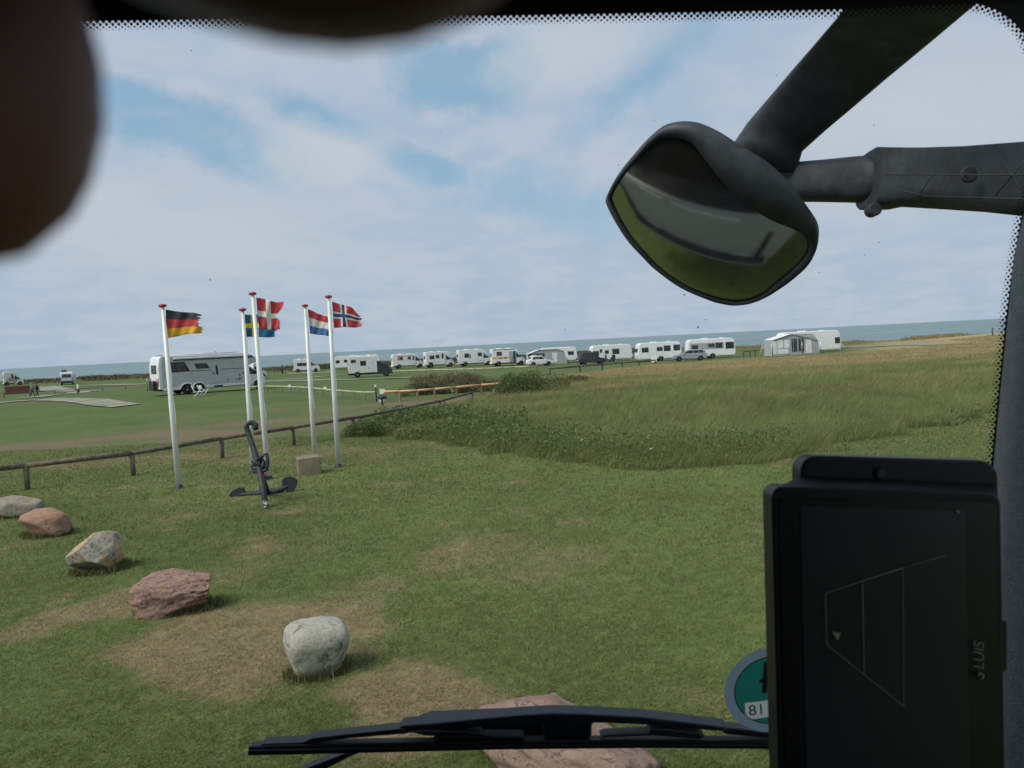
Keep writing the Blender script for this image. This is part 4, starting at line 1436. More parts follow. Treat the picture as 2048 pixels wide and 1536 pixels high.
# the large grey motorhome
def big_motorhome():
    yaw, depth, W, H = R(41), 60.0, 2.32, 3.10
    L = fit_len(318, 531, depth, yaw)
    root = tag(empty('motorhome'), 'large grey motorhome with twin rear axle and long awning box', 'motorhome')
    xb = L - 1.75
    prof = [(0, 0.62), (0.02, 2.2), (0.12, H - 0.10), (0.25, H), (xb - 0.2, H), (xb + 0.55, H - 0.16), (xb + 0.98, H - 0.48), (xb + 1.02, H - 0.78), (xb + 0.45, 2.08), (xb, 2.05), (xb, 0.62)]
    prism('body', grey_paint, prof, -W / 2, W / 2, root, 0.07, 3)
    prism('rear_trim', white_paint, [(-0.05, 0.52), (-0.05, 2.3), (0.08, H - 0.12), (0.24, H + 0.015), (0.46, H + 0.015), (0.30, H - 0.25), (0.20, 2.3), (0.20, 0.52)], -W / 2 - 0.012, W / 2 + 0.012, root, 0.03)
    wx = (0.235 * L, 0.345 * L)
    # white skirt broken by the wheel arches
    prism('skirt', white_paint, [(0.2, 0.40), (0.2, 0.64), (wx[0] - 0.5, 0.64), (wx[0] - 0.5, 0.40)], -W / 2 - 0.015, W / 2 + 0.015, root, 0.02)
    prism('skirt', white_paint, [(wx[1] + 0.5, 0.40), (wx[1] + 0.5, 0.64), (xb - 0.02, 0.64), (xb - 0.02, 0.44)], -W / 2 - 0.015, W / 2 + 0.015, root, 0.02)
    box('chassis', black_plastic, (xb * 0.5, 0, 0.50), (xb * 0.97, W - 0.3, 0.26), root, 0.03)
    cab_front(root, xb, L, W, H, white_paint)
    for s in (-1, 1):
        for x_ in wx:
            w_ = wheel(root, x_, s * (W / 2 - 0.06), 0.37, side=s)
            spokes(w_, 0.37, s)
            poly_plate('wheel_arch', tyre_black, [(x_ + 0.47 * math.cos(a), 0.42 + 0.42 * math.sin(a)) for a in np.linspace(-0.2, math.pi + 0.2, 11)], s * W / 2, 0.014, root)
            pts = [(x_ + 0.52 * math.cos(a), s * (W / 2 + 0.03), 0.42 + 0.47 * math.sin(a)) for a in np.linspace(0, math.pi, 13)]
            tube('arch_trim', white_paint, pts, 0.055, root, 6)
    y = -W / 2
    # awning box with its black rail, windows, door
    box('awning_box', white_paint, (0.46 * L, y - 0.09, H - 0.22), (0.66 * L, 0.20, 0.14), root, 0.04)
    box('awning_rail', black_plastic, (0.46 * L, y - 0.05, H - 0.335), (0.66 * L, 0.10, 0.07), root, 0.01)
    fr = poly_plate('window', black_plastic, [(0.055 * L, 2.62), (0.225 * L, 2.60), (0.275 * L, 1.83), (0.085 * L, 1.80)], y, 0.014, root)
    poly_plate('pane', window_dark, [(0.068 * L, 2.54), (0.132 * L, 2.535), (0.152 * L, 1.90), (0.092 * L, 1.88)], y, 0.024, fr, 0.003)
    poly_plate('pane', window_dark, [(0.14 * L, 2.535), (0.215 * L, 2.53), (0.255 * L, 1.92), (0.16 * L, 1.90)], y, 0.024, fr, 0.003)
    fr2 = poly_plate('window', black_plastic, [(0.315 * L, 2.42), (0.43 * L, 2.40), (0.455 * L, 1.98), (0.335 * L, 1.98)], y, 0.014, root)
    poly_plate('pane', window_dark, [(0.325 * L, 2.36), (0.425 * L, 2.35), (0.445 * L, 2.04), (0.343 * L, 2.04)], y, 0.024, fr2, 0.003)
    d_ = poly_plate('door', grey_paint, [(0.475 * L, 2.55), (0.565 * L, 2.55), (0.565 * L, 0.72), (0.475 * L, 0.72)], y, 0.012, root, 0.01)
    poly_plate('door_window', window_dark, [(0.507 * L, 2.18), (0.527 * L, 2.18), (0.533 * L, 1.42), (0.513 * L, 1.42)], y, 0.03, d_)
    box('door_handle', black_plastic, (0.487 * L, y - 0.03, 1.55), (0.14, 0.05, 0.07), d_, 0.01)
    box('door_lamp', lamp_clear, (0.52 * L, y - 0.04, 2.66), (0.42, 0.06, 0.05), root, 0.01)
    box('step', black_plastic, (0.52 * L, y - 0.16, 0.50), (0.62, 0.34, 0.12), root, 0.02)
    for a, b in ((0.275, 0.473), (0.567, 0.80)):
        poly_plate('stripe', black_plastic, [(a * L, 1.86), (b * L, 1.845), (b * L, 1.80), (a * L, 1.815)], y, 0.006, root, 0)
    for x_, z_, w_, h_ in ((0.085, 1.02, 0.14, 0.10), (0.62, 0.92, 0.09, 0.10), (0.705, 0.95, 0.09, 0.10), (0.735, 1.30, 0.12, 0.11), (0.735, 0.98, 0.14, 0.14), (0.775, 1.42, 0.12, 0.11)):
        box('vent', black_plastic, (x_ * L, y - 0.01, z_), (w_, 0.05, h_), root, 0.01)
    poly_plate('alcove_window', window_dark, [(0.725 * L, 2.86), (0.875 * L, 2.86), (0.895 * L, 2.66), (0.80 * L, 2.66)], y, 0.014, root)
    # faint graphics of thin grey strokes
    for (gx_, gz_) in ((0.27, 1.62), (0.66, 2.28)):
        for k in range(5):
            a = -0.5 + k * 0.3
            poly_plate('graphic', MATS['silver_paint'], [(gx_ * L, gz_), (gx_ * L + 0.22 * math.cos(a), gz_ + 0.2 * math.sin(a) + 0.02), (gx_ * L + 0.22 * math.cos(a), gz_ + 0.2 * math.sin(a)), (gx_ * L, gz_ - 0.03)], y, 0.004, root, 0)
    # roof rails, hatches and solar panels
    for x0, x1 in ((0.04, 0.28), (0.30, 0.52), (0.54, 0.72)):
        box('solar_panel', window_dark, ((x0 + x1) / 2 * L, 0.1, H + 0.07), ((x1 - x0) * L * 0.94, 1.4, 0.05), root, 0.01)
    box('roof_hatch', white_paint, (0.46 * L, -0.4, H + 0.10), (0.9, 0.5, 0.14), root, 0.03)
    tube('roof_rail', white_paint, [(0.05 * L, -W / 2 + 0.12, H + 0.06), (0.74 * L, -W / 2 + 0.12, H + 0.09)], 0.03, root, 8)
    tube('antenna', black_plastic, [(0.58 * L, -0.3, H + 0.05), (0.54 * L, -0.3, H + 0.28)], 0.02, root, 6)
    # rear: window, lights, scooter carrier
    box('rear_window', window_dark, (-0.055, 0, 2.1), (0.05, 1.3, 0.7), root, 0.02)
    for s in (-1, 1):
        box('tail_light', lamp_red, (-0.06, s * (W / 2 - 0.18), 1.1), (0.05, 0.14, 0.6), root, 0.02)
    box('carrier_platform', black_plastic, (-0.27, 0, 0.50), (0.40, 1.6, 0.10), root, 0.02)
    tube('carrier_bar', steel, [(-0.12, -0.7, 0.5), (-0.12, -0.7, 1.35), (-0.40, -0.7, 1.40), (-0.44, -0.7, 0.55)], 0.03, root, 8)
    tube('carrier_bar', steel, [(-0.12, 0.7, 0.5), (-0.12, 0.7, 1.35), (-0.40, 0.7, 1.40), (-0.44, 0.7, 0.55)], 0.03, root, 8)
    box('storage_box', black_plastic, (-0.27, -0.2, 0.90), (0.28, 1.2, 0.62), root, 0.05)
    place(root, 318, depth, yaw, W)
    return root, L, xb, W, H


bigm, bL, bxb, bW, bH = big_motorhome()


def folding_chair(label, loc, rz, s=1.0):
    root = tag(empty('folding_chair', loc, rz), label, 'chair', 'white folding chairs beside the grey motorhome')
    for y_ in (-0.25, 0.25):
        tube('leg', white_paint, [(-0.30 * s, y_, 0), (0.28 * s, y_, 0.62 * s)], 0.022, root, 6)
        tube('leg', white_paint, [(0.30 * s, y_, 0), (-0.28 * s, y_, 0.62 * s), (-0.42 * s, y_, 1.0 * s)], 0.022, root, 6)
    box('seat', white_paint, (0, 0, 0.44 * s), (0.46, 0.46, 0.03), root, 0.01)
    box('backrest', white_paint, (-0.36 * s, 0, 0.82 * s), (0.05, 0.46, 0.24), root, 0.01, rot=Matrix.Rotation(-0.35, 3, 'Y'))
    return root


folding_chair('white folding chair beside the rear wheels of the grey motorhome', T(395, 794), 0.5, 0.85)
folding_chair('white folding chair just behind another by the grey motorhome wheels', T(408, 792.5), 0.9, 0.85)

W1 = ((0.12, 0.34, 0.60, 0.76), (0.52, 0.68, 0.60, 0.76))
motorhome('white box camper body on a dark grey truck cab', 697.5, 785, 99.5, R(14), 2.72, cab=navy_paint, style='box', cab_len=1.95,
          wins=((0.10, 0.25, 0.74, 0.85), (0.42, 0.60, 0.58, 0.78)), door=(0.66, 0.84), body=mat('box_white', (0.62, 0.63, 0.60), 0.5, 0.04, 2), group=None)
# small campervan with rear carrier, bikes
motorhome('white campervan with open side door left of the middle flagpoles', 588, 640, 143, R(16), 2.55, wins=((0.24, 0.55, 0.52, 0.72), (0.60, 0.80, 0.52, 0.72)), style='low', cab_len=1.9,
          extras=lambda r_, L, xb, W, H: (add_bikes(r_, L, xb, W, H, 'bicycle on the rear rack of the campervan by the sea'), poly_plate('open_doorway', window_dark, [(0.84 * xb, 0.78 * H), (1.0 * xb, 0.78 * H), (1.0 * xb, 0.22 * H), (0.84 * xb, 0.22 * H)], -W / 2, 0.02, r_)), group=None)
motorhome('white motorhome with maroon window surround, left end of the far row', 787, 848, 136, R(18), 2.55, wins=((0.30, 0.44, 0.64, 0.80), (0.68, 0.80, 0.64, 0.80), (0.90, 0.95, 0.58, 0.84)),
          stripes=((0.22, 0.86, 0.84, 0.88, stripe_red), (0.22, 0.86, 0.58, 0.60, stripe_red), (0.22, 0.27, 0.58, 0.86, stripe_red)))
motorhome('white alcove motorhome behind the thick wooden post', 853, 909, 132, R(18), 2.72, style='alcove', wins=((0.20, 0.42, 0.56, 0.76), (0.52, 0.68, 0.60, 0.78), (0.82, 0.90, 0.58, 0.86)),
          stripes=((0.12, 0.34, 0.26, 0.36, black_plastic), (0.45, 0.75, 0.34, 0.36, silver_paint)))
motorhome('white motorhome with bicycle at its rear, left of the orange striped one', 919, 985, 130, R(14), 2.82, wins=((0.24, 0.42, 0.54, 0.76), (0.80, 0.94, 0.58, 0.78)), door=(0.6, 0.74),
          stripes=((0.44, 0.50, 0.44, 0.72, silver_paint), (0.68, 0.72, 0.36, 0.68, black_plastic), (0.05, 0.98, 0.30, 0.315, silver_paint)),
          extras=lambda r_, L, xb, W, H: add_bikes(r_, L, xb, W, H, 'bicycle behind the white motorhome left of the orange striped one', 1))
motorhome('white motorhome with orange stripe and open door', 986, 1051, 121, R(12), 2.72, wins=((0.20, 0.40, 0.62, 0.82),),
          stripes=((0.0, 0.98, 0.42, 0.52, stripe_orange), (0.30, 0.42, 0.43, 0.51, stripe_red), (0.50, 0.62, 0.43, 0.51, stripe_red), (0.02, 0.98, 0.93, 0.97, black_plastic)),
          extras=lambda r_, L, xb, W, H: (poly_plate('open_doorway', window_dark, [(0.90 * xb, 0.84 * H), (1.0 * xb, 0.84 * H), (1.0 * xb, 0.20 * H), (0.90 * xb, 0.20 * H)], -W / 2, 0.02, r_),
                                          box('door', canvas_grey, (0.80 * xb, -W / 2 - 0.05, 0.52 * H), (0.55, 0.05, 0.62 * H), r_, 0.02)))
motorhome('cream motorhome parked behind the red brick wall at the left', 6, 46, 158, R(38), 2.75, body=cream_paint, wins=((0.78, 0.90, 0.55, 0.85),), style='low', cab_len=1.7, group=None)
motorhome('white motorhome half hidden behind the front of the grey one', 507, 534, 118, R(45), 2.5, wins=((0.3, 0.6, 0.6, 0.78),), group=None)


def caravan(label, px_l, px_r, depth, yaw, H, W=2.2, wins=(), door=None, body=white_paint, hitch_right=True, hatch=True, band=None, group='white caravans in the far row', wx=0.52):
    L = fit_len(px_l, px_r, depth, yaw)
    root = tag(empty('caravan'), label, 'caravan', group)
    prof = [(0.03, 0.50), (0.0, 0.95), (0.10, 1.6), (0.20, H - 0.32), (0.38, H - 0.07), (0.66, H), (L - 0.62, H), (L - 0.30, H - 0.10), (L - 0.12, H - 0.42), (L - 0.02, 1.5), (L, 0.85), (L - 0.08, 0.46)]
    prism('body', body, prof, -W / 2, W / 2, root, 0.07, 3)
    prism('skirt', mat('skirt_grey', (0.5, 0.5, 0.48), 0.5, 0.08, 3), [(0.12, 0.36), (0.12, 0.56), (L - 0.12, 0.56), (L - 0.12, 0.36)], -W / 2 - 0.015, W / 2 + 0.015, root, 0.02)
    box('chassis', black_plastic, (L / 2, 0, 0.36), (L * 0.9, W - 0.3, 0.14), root, 0.02)
    for s in (-1, 1):
        wheel(root, wx * L, s * (W / 2 - 0.06), 0.32, side=s)
        poly_plate('wheel_arch', tyre_black, [(wx * L + 0.40 * math.cos(a), 0.40 + 0.34 * math.sin(a)) for a in np.linspace(0, math.pi, 9)], s * W / 2, 0.022, root)
    for w in wins:
        window(root, w[0] * L, w[1] * L, w[2] * H, w[3] * H, -W / 2)
    if band:
        poly_plate('window_band', canvas_grey, [(band[0] * L, band[3] * H), (band[1] * L, band[3] * H), (band[1] * L, band[2] * H), (band[0] * L, band[2] * H)], -W / 2, 0.008, root)
    if door:
        d_ = poly_plate('door', body, [(door[0] * L, 0.84 * H), (door[1] * L, 0.84 * H), (door[1] * L, 0.26 * H), (door[0] * L, 0.26 * H)], -W / 2, 0.02, root, 0.01)
        window(d_, (door[0] + 0.015) * L, (door[1] - 0.015) * L, 0.56 * H, 0.78 * H, -W / 2 - 0.012, frame=False)
    sgn = 1 if hitch_right else -1
    x0 = L if hitch_right else 0
    for y_ in (-0.45, 0.45):
        tube('drawbar', steel, [(x0 - sgn * 0.1, y_, 0.42), (x0 + sgn * 1.05, 0, 0.46)], 0.04, root, 6)
    box('gas_locker', body, (x0 + sgn * 0.28, 0, 0.75), (0.55, 1.2, 0.5), root, 0.08)
    tube('jockey_wheel', steel, [(x0 + sgn * 0.85, 0.12, 0.05), (x0 + sgn * 0.85, 0.12, 0.75)], 0.03, root, 6)
    lx = 0 if hitch_right else L
    box('end_window', window_dark, (lx + sgn * 0.06, 0, H * 0.62), (0.14, W * 0.62, 0.5), root, 0.03)
    for s in (-1, 1):
        box('tail_light', lamp_red, (lx + sgn * 0.0, s * (W / 2 - 0.2), 0.85), (0.06, 0.12, 0.3), root, 0.01)
    if hatch:
        box('roof_hatch', white_paint, (L * 0.4, 0, H + 0.05), (0.9, 0.6, 0.12), root, 0.04)
        box('roof_hatch', white_paint, (L * 0.75, 0.1, H + 0.04), (0.5, 0.4, 0.10), root, 0.03)
    place(root, px_l, depth, yaw, W)
    return root, L


caravan('white caravan behind the dark covered car', 1184, 1266, 116, R(6), 2.55, wins=((0.05, 0.18, 0.42, 0.66), (0.34, 0.42, 0.50, 0.68), (0.52, 0.68, 0.46, 0.74)), door=(0.19, 0.28))
caravan('white caravan with three dark windows, second from the right', 1277, 1365, 105, R(3), 2.62, wins=((0.10, 0.24, 0.52, 0.74), (0.44, 0.56, 0.56, 0.74), (0.60, 0.74, 0.54, 0.80), (0.82, 0.96, 0.54, 0.82)))
caravan('white caravan with grey window band behind the silver estate car', 1376, 1473, 103, R(-2), 2.68, wins=((0.10, 0.22, 0.52, 0.70), (0.44, 0.56, 0.58, 0.74), (0.59, 0.72, 0.54, 0.78), (0.80, 0.96, 0.48, 0.78)), band=(0.06, 0.76, 0.48, 0.80), hitch_right=False)
caravan('white caravan half hidden behind the box camper truck', 669, 760, 152, R(10), 2.65, wins=((0.04, 0.12, 0.5, 0.7), (0.22, 0.34, 0.54, 0.72)))


# van seen from behind with an open side door
def van_rear():
    root = tag(empty('van'), 'white van seen from behind with roof boxes near the sea', 'van')
    prof = [(0, 0.35), (0, 1.5), (0.16, 2.28), (0.4, 2.36), (3.4, 2.36), (4.0, 2.1), (4.7, 1.25), (5.3, 1.0), (5.4, 0.4)]
    prism('body', white_paint, prof, -1.0, 1.0, root, 0.08, 3)
    prism('lower_body', mat('van_dark', (0.05, 0.06, 0.09), 0.5, 0.1, 4), [(-0.06, 0.30), (-0.06, 0.78), (5.3, 0.78), (5.42, 0.34)], -1.02, 1.02, root, 0.04)
    box('rear_window', window_dark, (0.05, 0, 1.68), (0.14, 1.5, 0.62), root, 0.04, rot=Matrix.Rotation(0.2, 3, 'Y'))
    box('number_plate', plate_white, (-0.075, 0, 0.98), (0.03, 0.52, 0.12), root, 0.005)
    for s in (-1, 1):
        box('tail_light', lamp_red, (-0.02, s * 0.93, 1.15), (0.08, 0.14, 0.5), root, 0.02)
        wheel(root, 0.95, s * 0.90, 0.34, side=s)
        wheel(root, 4.3, s * 0.90, 0.34, side=s)
        box('mirror', black_plastic, (4.1, s * 1.18, 1.5), (0.12, 0.2, 0.3), root, 0.03)
    box('open_door', white_paint, (1.4, -1.25, 1.2), (0.06, 0.55, 1.5), root, 0.03)
    box('roof_box', black_plastic, (0.9, 0.35, 2.62), (1.1, 0.8, 0.34), root, 0.1)
    lathe('satellite_dish', white_paint, [(0.02, 2.36), (0.05, 2.6), (0.30, 2.72), (0.30, 2.76), (0.05, 2.72)], root, 14, loc=(0.8, -0.55, 0))
    b = at_depth(134, 768, 142)
    root.location = b
    root.rotation_euler = (0, 0, R(118))
    return root


van_rear()
q = P(21, 768, 158)
bk = bicycle('bicycle', 'bicycle hung on the side of the cream motorhome', black_plastic, Vector((q.x, q.y, 0)), R(38), 'bicycles on motorhome racks')
_m = [o for o in bpy.data.objects if o.get('label', '').startswith('cream motorhome')][0]
bk.location = Vector(_m.location) + Vector((math.cos(R(38)) * 1.35 + math.sin(R(38)) * 1.22, math.sin(R(38)) * 1.35 - math.cos(R(38)) * 1.22, 0.75))


# cars
def car(label, px_a, px_b, depth, yaw, m, H=1.45, kind='hatch', flip=False, group='cars parked among the caravans', W=1.78, covered=False):
    L = fit_len(px_a, px_b, depth, yaw)
    root = tag(empty('car'), label, 'car', group)
    f = lambda x_: (L - x_) if flip else x_
    body = [(0.0, 0.45), (0.02, 0.90), (0.18, 0.98), (L * 0.70, 0.95), (L * 0.93, 0.78), (L * 0.995, 0.62), (L, 0.32), (L * 0.03, 0.28)]
    prism('body', m, [(f(a), b) for a, b in body], -W / 2, W / 2, root, 0.07, 3)
    rear = 0.03 if kind == 'estate' else (0.10 if kind == 'hatch' else 0.06)
    top = [(rear * L, 0.93), ((rear + 0.07) * L, H - 0.06), ((rear + 0.14) * L, H), (L * 0.52, H), (L * 0.575, H - 0.07), (L * 0.74, 0.93)]
    prism('cabin', m, [(f(a), b) for a, b in top], -W / 2 + 0.10, W / 2 - 0.10, root, 0.07, 3)
    g = window_dark if not covered else m
    for s in (-1, 1):
        y = s * (W / 2 - 0.10)
        for (a, b, c_, d_) in (((rear + 0.06), rear + 0.11, rear + 0.20, rear + 0.20), (rear + 0.215, rear + 0.215, 0.385, 0.385), (0.40, 0.40, 0.525, 0.68)):
            poly_plate('side_window', g, [(f(a * L), 0.99), (f(b * L), H - 0.11), (f(c_ * L), H - 0.11), (f(d_ * L), 0.99)], y, 0.012, root)
        for x_ in (0.19, 0.80):
            wheel(root, f(x_ * L), s * (W / 2 - 0.07), 0.31, 0.2, side=s)
            poly_plate('wheel_arch', tyre_black, [(f(x_ * L) + 0.37 * math.cos(a), 0.32 + 0.36 * math.sin(a)) for a in np.linspace(0, math.pi, 9)], s * W / 2, 0.008, root)
        box('mirror', m, (f(0.66 * L), s * (W / 2 + 0.06), 0.98), (0.12, 0.18, 0.12), root, 0.03)
        box('headlight', lamp_clear, (f(0.965 * L), s * (W / 2 - 0.25), 0.68), (0.14, 0.36, 0.12), root, 0.03)
        box('tail_light', lamp_red, (f(0.03), s * (W / 2 - 0.18), 0.82), (0.10, 0.28, 0.16), root, 0.03)
    th = math.atan2(0.93 - (H - 0.07), (0.74 - 0.575) * L)
    sg = -1 if flip else 1
    box('windscreen', g, (f(0.655 * L), 0, (H - 0.07 + 0.93) / 2 + 0.02), ((0.165 * L) / math.cos(th) * 0.85, W - 0.40, 0.03), root, 0.008, rot=Matrix.Rotation(-th * sg, 3, 'Y'))
    box('rear_window', g, (f((rear + 0.03) * L), 0, 0.5 * (0.93 + H)), (0.04, W - 0.45, 0.30), root, 0.01, rot=Matrix.Rotation(sg * math.atan2(0.07 * L, H - 1.0), 3, 'Y'))
    box('number_plate', plate_white, (f(-0.01), 0, 0.62), (0.03, 0.5, 0.11), root, 0.005)
    place(root, px_a, depth, yaw, W)
    return root


car('white hatchback parked before the tent awning', 1058, 1108, 112, R(14), white_paint, 1.5, 'hatch')
car('dark car under a navy cover before a white caravan', 1159, 1216, 108, R(10), canvas_dark, 1.72, 'suv', covered=True)
car('silver estate car parked in front of a caravan, facing left', 1345, 1416, 96, R(-8), silver_paint, 1.42, 'estate', flip=True)


# tents and awnings
def tent(label, px_l, px_r, depth, yaw, prof_fn, D, panels, m_roof, m_wall, dark_panels=(), place_at=None):
    L = fit_len(px_l, px_r, depth, yaw)
    root = tag(empty('awning_tent'), label, 'awning', None)
    pr = prof_fn(L)
    prism('tent_wall', m_wall, pr, -D / 2, D / 2, root, 0.05, 2)
    roof = []
    n = len(pr)
    rp = [(x_, z_ + 0.04) for x_, z_ in pr if z_ > 1.0]
    rp2 = rp + [(x_, z_ - 0.035) for x_, z_ in rp[::-1]]
    prism('tent_roof', m_roof, rp2, -D / 2 - 0.12, D / 2 + 0.12, root, 0.012)
    for (a, b, z0, z1, mm) in panels:
        poly_plate('panel', mm, [(a * L, z1), (b * L, z1), (b * L, z0), (a * L, z0)], -D / 2, 0.02, root, 0.01)
    for a in (0.0, 0.34, 0.62, 1.0):
        tube('tent_pole', steel, [(a * L, -D / 2 - 0.05, 0), (a * L, -D / 2 - 0.05, min(1.75, 1.6))], 0.03, root, 6)
    for a in (-0.08, 0.3, 0.7, 1.06):
        tube('guy_line', rope_white, [(a * L, -D / 2 - 0.9, 0), (max(0, min(1, a)) * L, -D / 2 - 0.04, 1.7)], 0.012, root, 5)
    place(root, px_l, depth, yaw, D)
    return root, L


tent('grey tent awning with pale roof and dark gable front behind the white hatchback', 1057, 1136, 118, R(5), lambda L: [(0, 0), (0, 1.72), (L * 0.27, 2.28), (L * 0.30, 2.32), (L * 0.75, 2.30), (L * 0.92, 1.9), (L, 0)], 2.4,
     ((0.02, 0.42, 0.9, 1.78, canvas_dark), (0.08, 0.22, 1.0, 1.62, canvas_white), (0.27, 0.38, 1.0, 1.65, canvas_white), (0.47, 0.58, 0.5, 1.75, canvas_grey), (0.62, 0.74, 0.3, 1.78, canvas_white)), canvas_white, canvas_grey)
caravan('white caravan with rounded end attached behind the grey tent awning', 1082, 1156, 122, R(4), 2.5, wins=((0.75, 0.9, 0.5, 0.7),), hatch=False, group='white caravans in the far row')
tent('large grey tent awning with curtained windows right of the caravan row', 1545, 1642, 90, R(3), lambda L: [(0, 0), (0.02 * L, 1.90), (L * 0.36, 2.45), (L * 0.40, 2.48), (L * 0.84, 2.42), (L * 0.95, 1.6), (L, 0)], 2.5,
     ((0.02, 0.10, 0.25, 1.75, canvas_white), (0.12, 0.24, 0.9, 1.85, canvas_white), (0.26, 0.37, 0.9, 1.85, canvas_white), (0.12, 0.37, 0.25, 0.8, canvas_white), (0.41, 0.52, 0.45, 1.95, window_dark), (0.55, 0.66, 0.45, 1.95, window_dark),
      (0.43, 0.455, 0.45, 1.95, canvas_white), (0.595, 0.615, 0.45, 1.95, canvas_white), (0.70, 0.82, 0.2, 1.8, canvas_white)), canvas_white, canvas_grey)
caravan('white caravan with sloping front behind the large tent awning', 1565, 1684, 93.5, R(2), 2.72, wins=((0.90, 0.975, 0.42, 0.66),), group='white caravans in the far row')

# wooden frame left of the large awning
q = T(1526, 714)
ez = tag(empty('easel', q), 'slim pale wooden easel standing left of the large tent awning', 'easel')
for a, b in (((-0.45, 0, 0), (0, 0, 1.55)), ((0.45, 0, 0), (0, 0, 1.55)), ((0, 0.5, 0), (0, 0, 1.5))):
    tube('leg', mat('cane', (0.5, 0.45, 0.33), 0.7, 0.1, 10), [a, b], 0.035, ez, 6)
# table board leaning by the caravan
q = T(1308, 724)
bd = tag(box('board', plate_white, (0, 0, 0.35), (0.75, 0.06, 0.75), bev=0.02), 'white square board leaning before the caravan with three windows', 'board')
bd.location = q
bd.rotation_euler = (-0.15, 0, 0)

# camping chairs between the covered car and the caravan
for k, (px, py, lb) in enumerate(((1216, 726, 'dark camping chair right of the covered car'), (1228, 726, 'dark camping chair nearest the caravan side window'))):
    root = tag(empty('camping_chair', T(px, py), 0.4 + k), lb, 'chair', 'camping chairs by the white caravan')
    box('seat', canvas_dark, (0, 0, 0.45), (0.5, 0.5, 0.05), root, 0.02)
    box('backrest', canvas_dark, (-0.28, 0, 0.82), (0.06, 0.5, 0.75), root, 0.02, rot=Matrix.Rotation(-0.25, 3, 'Y'))
    for a in (-1, 1):
        for b in (-1, 1):
            tube('leg', steel, [(a * 0.24, b * 0.24, 0), (a * 0.2, b * 0.22, 0.44)], 0.02, root, 6)

# red brick wall in front of the cream motorhome
q = at_depth(10, 782, 106)
bw = tag(empty('brick_wall', q, R(4)), 'low dark red brick wall in front of the cream motorhome', 'wall')
box('wall_core', mat('mortar', (0.12, 0.085, 0.075), 0.95, 0.1, 5), (1.75, 0, 0.5), (3.5, 0.22, 1.0), bw, 0.01)
bmesh_brick = None
for r_ in range(7):
    for k in range(9):
        x_ = 0.04 + k * 0.39 + (0.19 if r_ % 2 else 0)
        if x_ + 0.36 > 3.5:
            continue
        if bmesh_brick is None:
            o = box('brick', brick_red, (0, 0, 0), (0.36, 0.04, 0.115), bw, 0.008)
            bmesh_brick = o.data
        else:
            o = bpy.data.objects.new('brick', bmesh_brick)
            col.objects.link(o)
            o.parent = bw
        o.location = (x_ + 0.18, -0.115, 0.08 + r_ * 0.138)
box('coping', brick_red, (1.75, 0, 1.03), (3.56, 0.30, 0.07), bw, 0.015)


# ------------------------------------------------------------------ people
def skin_body(name, joints, edges, radii, m, parent=None, root_i=0, sub=1):
    me = bpy.data.meshes.new(name)
    me.from_pydata([tuple(j) for j in joints], edges, [])
    me.update()
    o = link(name, me, m, parent)
    o.modifiers.new('skin', 'SKIN')
    sv = o.data.skin_vertices[0].data
    for i, r_ in enumerate(radii):
        sv[i].radius = (r_, r_) if not isinstance(r_, tuple) else r_
        sv[i].use_root = (i == root_i)
    s = o.modifiers.new('smooth', 'SUBSURF')
    s.levels = sub
    s.render_levels = sub
    for mod in o.modifiers:
        if mod.type == 'SKIN':
            mod.use_smooth_shade = True
    return o


skin_tone = mat('skin_tone', (0.36, 0.22, 0.16), 0.6, 0.1, 30)


def walker(label, loc, rz, coat, legs_m, hat, s=1.0, phase=1.0):
    root = tag(empty('person', loc, rz), label, 'person', 'people walking by the brick wall')
    st_ = 0.22 * phase
    J = [(0, 0, .92), (0, 0, 1.12), (0, 0, 1.36), (0.01, 0, 1.46), (0.03, 0, 1.62),
         (0, .17, 1.38), (-.12 * phase, .24, 1.12), (-.02 * phase, .24, .90), (0, -.17, 1.38), (.12 * phase, -.24, 1.12), (.2 * phase, -.22, .92),
         (0, .10, .88), (st_ * .5, .10, .48), (st_, .10, .07), (st_ + .14, .10, .03), (0, -.10, .88), (-st_ * .3, -.10, .48), (-st_, -.10, .08), (-st_ + .13, -.10, .03)]
    E = [(0, 1), (1, 2), (2, 3), (3, 4), (2, 5), (5, 6), (6, 7), (2, 8), (8, 9), (9, 10), (0, 11), (11, 12), (12, 13), (13, 14), (0, 15), (15, 16), (16, 17), (17, 18)]
    rad = [.14, .145, .15, .055, .10, .075, .055, .04, .075, .055, .04, .095, .065, .05, .045, .095, .065, .05, .045]
    J = [Vector(j) * s for j in J]
    skin_body('body', J, E, [q_ * s for q_ in rad], legs_m, root)
    lathe('jacket', coat, [(.17 * s, .80 * s), (.20 * s, 1.0 * s), (.21 * s, 1.3 * s), (.16 * s, 1.45 * s), (.07 * s, 1.49 * s)], root, 14)
    for y_ in (1, -1):
        tube('sleeve', coat, [Vector((0, .19 * y_, 1.40)) * s, Vector((-.12 * phase * y_, .255 * y_, 1.12)) * s, Vector((-.05 * phase * y_ + 0.05, .25 * y_, .93)) * s], [.085 * s, .07 * s, .055 * s], root, 10)
    lathe('head', skin_tone, [(.05 * s, 1.46 * s), (.085 * s, 1.54 * s), (.10 * s, 1.62 * s), (.09 * s, 1.70 * s), (.04 * s, 1.745 * s)], root, 14, loc=(0.02, 0, 0))
    lathe('hair', hat, [(.106 * s, 1.61 * s), (.11 * s, 1.67 * s), (.085 * s, 1.74 * s), (.02 * s, 1.77 * s)], root, 14, loc=(0.0, 0, 0))
    return root


